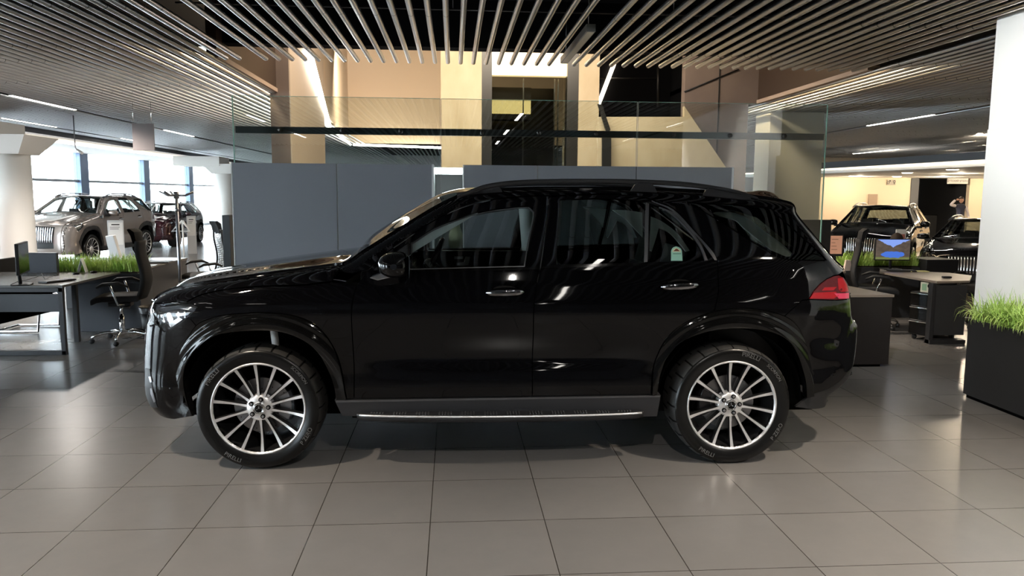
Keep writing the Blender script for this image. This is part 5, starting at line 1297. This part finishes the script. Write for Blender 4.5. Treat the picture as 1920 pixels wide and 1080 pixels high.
# grass behind the right desk
gx0, gy = at(1590, 495, y=10.6)[0], 10.55
t = empty('planter', (gx0, gy, 0), 0, 'long dark trough of grass behind the right desk', 'planter'); gx1 = at(1728, 495, y=10.6)[0]-gx0
b = MB(); b.b2((-.1, 0, 0), (gx1, .35, .72)); b.build('box', DESKM, t, bevel=.003); b = MB(); b.b2((-.07, .03, .72), (gx1-.03, .32, .74)); b.build('soil', SOIL, t); grass('grass', t, -.05, .04, gx1-.05, .3, .73, 1300, (.10, .26), 11, .6)
# dark cabinet right of it
a_, c_ = at(1737, 500, y=10.4)[0], at(1797, 500, y=10.4)[0]; b = MB(); b.b2((a_, 10.4, 0), (c_, 10.9, at(1760, 487, y=10.4)[2])); tag(b.build('cabinet', MATTE, bevel=.004), 'low black cabinet behind the right desk in front of the low black car', 'cabinet')
# far dark partition behind tail
a_, c_ = at(1500, 450, y=9.7)[0], at(1557.5, 450, y=9.7)[0]; b = MB(); b.b2((a_, 9.7, 0), (c_, 9.76, at(1530, 412, y=9.7)[2])); tag(b.build('partition', mat('black_screen', (.014, .014, .015), .5), bevel=.003), 'black office screen just behind the car tail glass', 'partition')
# side shelf with notice
p0, p1 = at(1557, 442, y=9.95), at(1578, 476, y=9.95); t = empty('notice_frame', (p0[0], 9.95, p1[2]), 0, 'salmon coloured notice in a black frame beside the black screen', 'notice')
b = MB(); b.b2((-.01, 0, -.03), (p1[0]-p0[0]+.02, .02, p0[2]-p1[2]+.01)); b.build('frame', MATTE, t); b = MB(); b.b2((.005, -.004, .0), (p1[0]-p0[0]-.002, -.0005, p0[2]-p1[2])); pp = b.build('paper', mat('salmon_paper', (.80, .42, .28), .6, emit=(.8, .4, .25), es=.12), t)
b = MB()
for k, wd in enumerate((.09, .05, .07, .08)): b.b2((.02, -.006, .19-.045*k), (.02+wd, -.0045, .195-.045*k))
b.build('printed_lines', MATS['sticker_brown'], pp)
b = MB(); b.tube([(.08, .01, -.03), (.08, .01, .745-p1[2])], .012, 8); b.build('stand', MATTE, t)
d3 = empty('desk', (at(1575, 505, y=9.9)[0]-.35, 9.8, 0), 0, 'dark side desk between the black screen and the right office chair', 'desk')
b = MB(); b.b2((0, 0, .715), (.38, .6, .74)); b.build('desk_top', DESKT2, d3); b = MB(); b.b2((.02, .02, 0), (.36, .58, .715)); b.build('desk_body', MATTE, d3)
p = at(1588, 492, y=9.9); b = MB(); b.prism([(-.05, 0), (-.03, .14), (.03, .14), (.05, 0)], -.02, .02); o = b.build('tent_card', mat('photo_card', (.55, .45, .38), .4)); o.location = (p[0], 9.88, .742); tag(o, 'small tilted photo card on the side desk', 'desk sign')
# chair back of the seated person
# ---------------------------------------------------------------- people
SKIN = mat('skin', (.50, .27, .19), .5); HAIR = mat('brown_hair', (.035, .022, .016), .7); SHIRT = mat('pale_shirt', (.62, .55, .55), .8); VEST = mat('navy_vest', (.022, .024, .045), .8); TROUS = mat('dark_trousers', (.015, .015, .02), .8); TAUPEC = mat('taupe_jacket', (.20, .165, .14), .8)
def skin_mesh(name, verts, edges, radii, m, parent, sub=2, root=0):
    me = bpy.data.meshes.new(name); me.from_pydata([tuple(v) for v in verts], edges, []); o = link(name, me, m, parent)
    md = o.modifiers.new('skin', 'SKIN'); md.use_smooth_shade = True
    sl = me.skin_vertices[0] if me.skin_vertices else None
    if sl is None:
        bm = bmesh.new(); bm.from_mesh(me); bm.verts.layers.skin.verify(); bm.to_mesh(me); bm.free(); sl = me.skin_vertices[0]
    for i, r in enumerate(radii):
        r = r if isinstance(r, tuple) else (r, r); sl.data[i].radius = r; sl.data[i].use_root = (i == root)
    s = o.modifiers.new('sub', 'SUBSURF'); s.levels = sub; s.render_levels = sub
    return o
def head(parent, c, rz, r=.098, hair=True):
    R = Matrix.Rotation(rz, 3, 'Z'); b = MB(); P = []
    for i in range(17):
        a = PI*i/16; z = math.cos(a); row = []
        for j in range(25):
            q = 2*PI*j/24; x, y = math.sin(a)*math.cos(q), math.sin(a)*math.sin(q); sx, sy = 1.0, .80
            if z < -.1: sx *= 1-.25*(-z-.1); sy *= 1-.35*(-z-.1)
            px, py, pz = x*r*sx, y*r*sy, z*r*1.22
            if x > .5 and abs(y) < .25: px += .10*r*math.exp(-((z+.12)/.22)**2)*1.6*(1-abs(y)*4)   # nose
            if x > .4 and .15 < abs(y) < .55: px -= .06*r*math.exp(-((z-.08)/.12)**2)               # eye sockets
            if x > .4 and abs(y) < .3: px -= .04*r*math.exp(-((z+.42)/.05)**2)
            v = R @ Vector((px, py, pz)); row.append((c[0]+v.x, c[1]+v.y, c[2]+v.z))
        P.append(row)
    b.grid(P)
    for s in (-1, 1):
        v = R @ Vector((-.05*r, s*.80*r, -.02*r)); b.ball((c[0]+v.x, c[1]+v.y, c[2]+v.z), (.16*r, .10*r, .28*r), 8, 6)
    h = b.build('head', SKIN, parent)
    if hair:
        b = MB(); P = []
        for i in range(10):
            a = PI*.62*i/9; row = []
            for j in range(25):
                q = 2*PI*j/24; lim = .40*PI if math.cos(q) > .35 else PI*.62; aa = min(a, lim+.0); x, y, z = math.sin(aa)*math.cos(q), math.sin(aa)*math.sin(q), math.cos(aa)
                v = R @ Vector((x*r*1.05-.004, y*r*.88, z*r*1.28)); row.append((c[0]+v.x, c[1]+v.y, c[2]+v.z))
            P.append(row)
        b.grid(P); b.build('hair', HAIR, h)
        b = MB()
        for s in (-1, 1):
            v = R @ Vector((r*.88, s*.30*r, .06*r)); b.ball((c[0]+v.x, c[1]+v.y, c[2]+v.z), .09*r, 8, 6)
        b.build('eyes', VOIDM, h)
    return h
def hand(parent, w, d, up, L=.17, curl=.5):
    """palm starting at w pointing along d, five fingers"""
    d = Vector(d).normalized(); up = Vector(up).normalized(); sd = d.cross(up).normalized(); up = sd.cross(d).normalized(); w = Vector(w)
    V = [w, w+d*L*.25, w+d*L*.48]; E_s = [(0, 1), (1, 2)]; Rr = [(.022, .030), (.014, .038), (.012, .038)]; base = 2
    for k, (off_, ln) in enumerate(((-.030, .36), (-.010, .42), (.011, .39), (.030, .30))):
        p0 = w+d*L*.50+sd*off_; i = len(V); V.append(p0); E_s.append((2, i)); Rr.append(.009); p = p0; dd = d
        for s_ in range(3):
            dd = (dd-up*curl*.45).normalized(); p = p+dd*L*ln/3; V.append(p); E_s.append((len(V)-2, len(V)-1)); Rr.append(.0085-.0012*s_)
    i = len(V); V += [w+d*L*.18+sd*.036, w+d*L*.36+sd*.060-up*.010, w+d*L*.50+sd*.066-up*.018]; E_s += [(1, i), (i, i+1), (i+1, i+2)]; Rr += [.012, .0095, .0085]
    return skin_mesh('hand', V, E_s, Rr, SKIN, parent, 1)
# standing person by the dark doorway, hand raised to the head
pp = at(1800, 400, y=27.0); S0 = empty('person', (pp[0], 27.0, 0), math.radians(-95), 'person in a pale shirt and navy vest by the dark doorway, hand at the head', 'person')
V = [(0, 0, .96), (0, 0, 1.14), (0, 0, 1.32), (0, 0, 1.43), (0, 0, 1.50), (0, .17, 1.42), (0, -.17, 1.42), (0, .10, .90), (0, -.10, .90), (.02, .11, .50), (.02, -.11, .50), (0, .11, .09), (0, -.11, .09), (.14, .12, .04), (.14, -.12, .04)]
E0 = [(0, 1), (1, 2), (2, 3), (3, 4), (3, 5), (3, 6), (0, 7), (0, 8), (7, 9), (8, 10), (9, 11), (10, 12), (11, 13), (12, 14)]
body = skin_mesh('body', V, E0, [(.15, .11), (.145, .105), (.17, .12), (.12, .09), .05, .07, .07, .09, .09, .06, .06, .045, .045, .035, .035], VEST, S0)
skin_mesh('sleeve', [(0, -.17, 1.42), (.10, -.42, 1.46), (.08, -.24, 1.64)], [(0, 1), (1, 2)], [.065, .05, .042], SHIRT, S0)
skin_mesh('sleeve', [(0, .17, 1.42), (.02, .27, 1.17), (.16, .24, .98)], [(0, 1), (1, 2)], [.065, .05, .042], SHIRT, S0)
head(S0, (.02, 0, 1.64), 0); hand(S0, (.08, -.22, 1.64), (.0, 1, .25), (0, 0, 1)); hand(S0, (.16, .24, .98), (.5, 0, -.8), (1, 0, 0))
# seated person behind the monitor
ps = at(1679, 452, y=11.35); T0 = empty('person', (ps[0], 11.35, 0), math.radians(20), 'seated person with short brown hair behind the mountain picture monitor', 'person')
hz = ps[2]; dz = hz-1.16
V = [(0, 0, .52), (0, 0, .72), (0, 0, .88), (0, 0, .98), (0, 0, 1.05), (0, .18, .96), (0, -.18, .96), (.22, .10, .54), (.22, -.10, .54), (.44, .11, .52), (.44, -.11, .52), (.44, .11, .09), (.44, -.11, .09), (.56, .11, .04), (.56, -.11, .04)]
V = [(a, b_, c+(dz if c > .6 else 0)) for a, b_, c in V]
skin_mesh('body', V, E0, [(.15, .12), (.15, .11), (.17, .12), (.11, .09), .05, .07, .07, .09, .09, .07, .07, .045, .045, .035, .035], TAUPEC, T0)
skin_mesh('sleeve', [(0, .18, .96+dz), (.06, .25, .74), (.28, .18, .72)], [(0, 1), (1, 2)], [.06, .048, .04], TAUPEC, T0); skin_mesh('sleeve', [(0, -.18, .96+dz), (.06, -.25, .74), (.28, -.18, .72)], [(0, 1), (1, 2)], [.06, .048, .04], TAUPEC, T0)
hand(T0, (.28, .18, .72), (1, -.1, 0), (0, 0, 1)); hand(T0, (.28, -.18, .72), (1, .1, 0), (0, 0, 1))
head(T0, (.03, 0, hz), 0, .10)
t = empty('visitor_chair', (ps[0], 11.35, 0), math.radians(20), 'taupe round backed chair under the seated person', 'chair')
b = MB(); b.box((.08, 0, .40), (.48, .5, .07)); b.build('seat', TAUPEC, t, bevel=.02)
b = MB(); b.grid([[(-.22-.0+.10*(y/.30)**2*0, y, .42+(.55-.30*(abs(y)/.31)**2.5)*f) for y in np.linspace(-.30, .30, 13)] for f in (0, .35, .7, 1)]); b.grid([[(-.26, y, .42+(.55-.30*(abs(y)/.31)**2.5)*f) for y in np.linspace(-.30, .30, 13)] for f in (1, .7, .35, 0)]); b.build('backrest', TAUPEC, t)
for sx in (-.12, .28):
    for sy in (-.2, .2): b = MB(); b.tube([(sx, sy, .37), (sx, sy, 0)], .014, 8); b.build('leg', CHROME, t)
# counter and plants in the doorway
pd = at(1785, 410, y=32.6); t = empty('counter', (pd[0]-.5, 32.6, 0), 0, 'dark counter inside the dark doorway', 'counter'); b = MB(); b.b2((-1, 0, 0), (1.1, .5, .95)); b.build('counter_body', mat('counter_grey', (.03, .03, .032), .5), t, bevel=.004); b = MB(); b.b2((-1.02, -.02, .952), (1.12, .52, .98)); b.build('counter_top', PIANO, t)
for u, lb in ((1779, 'left small green plant on the doorway counter'), (1799, 'right small green plant on the doorway counter')):
    p = at(u, 385, y=32.8); t = empty('potted_plant', (p[0], 32.8, .98), 0, lb, 'plant'); b = MB(); b.lathe([(0, 0), (.07, 0), (.09, .16), (0, .16)], 16, 'z'); b.build('pot', WHITEP, t); rnd = random.Random(u); b = MB()
    for i in range(60):
        a, e = rnd.uniform(0, 2*PI), rnd.uniform(.1, 1.4); c = Vector((math.cos(a)*math.cos(e), math.sin(a)*math.cos(e), math.sin(e)))*rnd.uniform(.08, .22); c.z += .28; w = Vector((rnd.uniform(-1, 1), rnd.uniform(-1, 1), rnd.uniform(-1, 1))).normalized()*.05; h_ = c.normalized()*.07; b.quad(tuple(c-w), tuple(c+h_), tuple(c+w), tuple(c-h_*.5))
    b.build('leaves', mat('plant_green', (.12, .28, .07), .5), t, weld=False)
# signs
def sign_board(u0, v0, u1, v1, y, text, size, label, panel_m, text_m, hang=0):
    p, q = at(u0, v0, y=y), at(u1, v1, y=y); t = empty('sign', ((p[0]+q[0])/2, y, (p[2]+q[2])/2), 0, label, 'sign'); w, h = q[0]-p[0], p[2]-q[2]
    b = MB(); b.b2((-w/2, 0, -h/2), (w/2, .04, h/2)); b.build('sign_board', panel_m, t, bevel=.003)
    b = MB(); b.add(*text_mesh(text, size, lambda c: (c[0], -.004, c[1]))); b.build('lettering', text_m, t)
    if hang:
        for s in (-1, 1): b = MB(); b.tube([(s*w*.42, .02, h/2), (s*w*.42, .02, h/2+hang)], .012, 6); b.build('hanger', WHITEP, t)
    return t
sign_board(1777, 333, 1815, 345, 30.2, 'Детский уголок', .125, 'small pale lettered sign hanging at the top of the dark doorway', mat('sign_pale', (.42, .40, .37), .5), mat('sign_ink', (.05, .04, .035), .6), .1)
sp_ = sign_board(1664, 337, 1679, 347, 30.458, '♂ ♀', .15, 'small grey pictogram sign high on the beige wall', mat('sign_grey', (.30, .26, .21), .5), VOIDM)
b = MB(); p0, p1 = at(1629, 364, y=30.45), at(1644, 390, y=30.45); b.b2((p0[0], 30.44, p1[2]), (p1[0], 30.49, p0[2])); tag(b.build('wall_cabinet', mat('brown_niche', (.28, .20, .14), .6)), 'small brown framed hatch on the beige wall above the black car', 'hatch')
p0, p1 = at(1681, 430, y=11.9), at(1698, 452, y=11.9); t = empty('notice_frame', (p0[0], 11.9, 0), 0, 'white framed price sheet standing behind the seated person', 'notice'); b = MB(); b.b2((0, 0, p1[2]), (p1[0]-p0[0], .02, p0[2])); b.build('frame', WHITEP, t); b = MB(); b.b2((.02, -.004, p1[2]+.04), (p1[0]-p0[0]-.02, -.001, p1[2]+.11)); b.build('printed_block', mat('pink_print', (.45, .15, .12), .6), t)
b = MB(); b.tube([(.09, .01, 0), (.09, .01, p1[2])], .015, 8); b.build('stand', DCHROME, t)
# downlights in the beige soffit
for i, (u, v) in enumerate(((1600, 330), (1640, 334), (1682, 331), (1701, 324), (1786, 318))):
    p = at(u, v, z=2.498); b = MB(); b.lathe([(0, -.012), (.13, -.012), (.16, .0)], 20, 'z', c=(p[0], p[1], 2.495)); o = b.build('downlight', LEDW if False else mat('downlight_glow', (1, 1, 1), emit=(1, .85, .6), es=9)); tag(o, 'round recessed lamp in the beige soffit at the right', 'ceiling light', 'recessed lamps in the beige soffit')
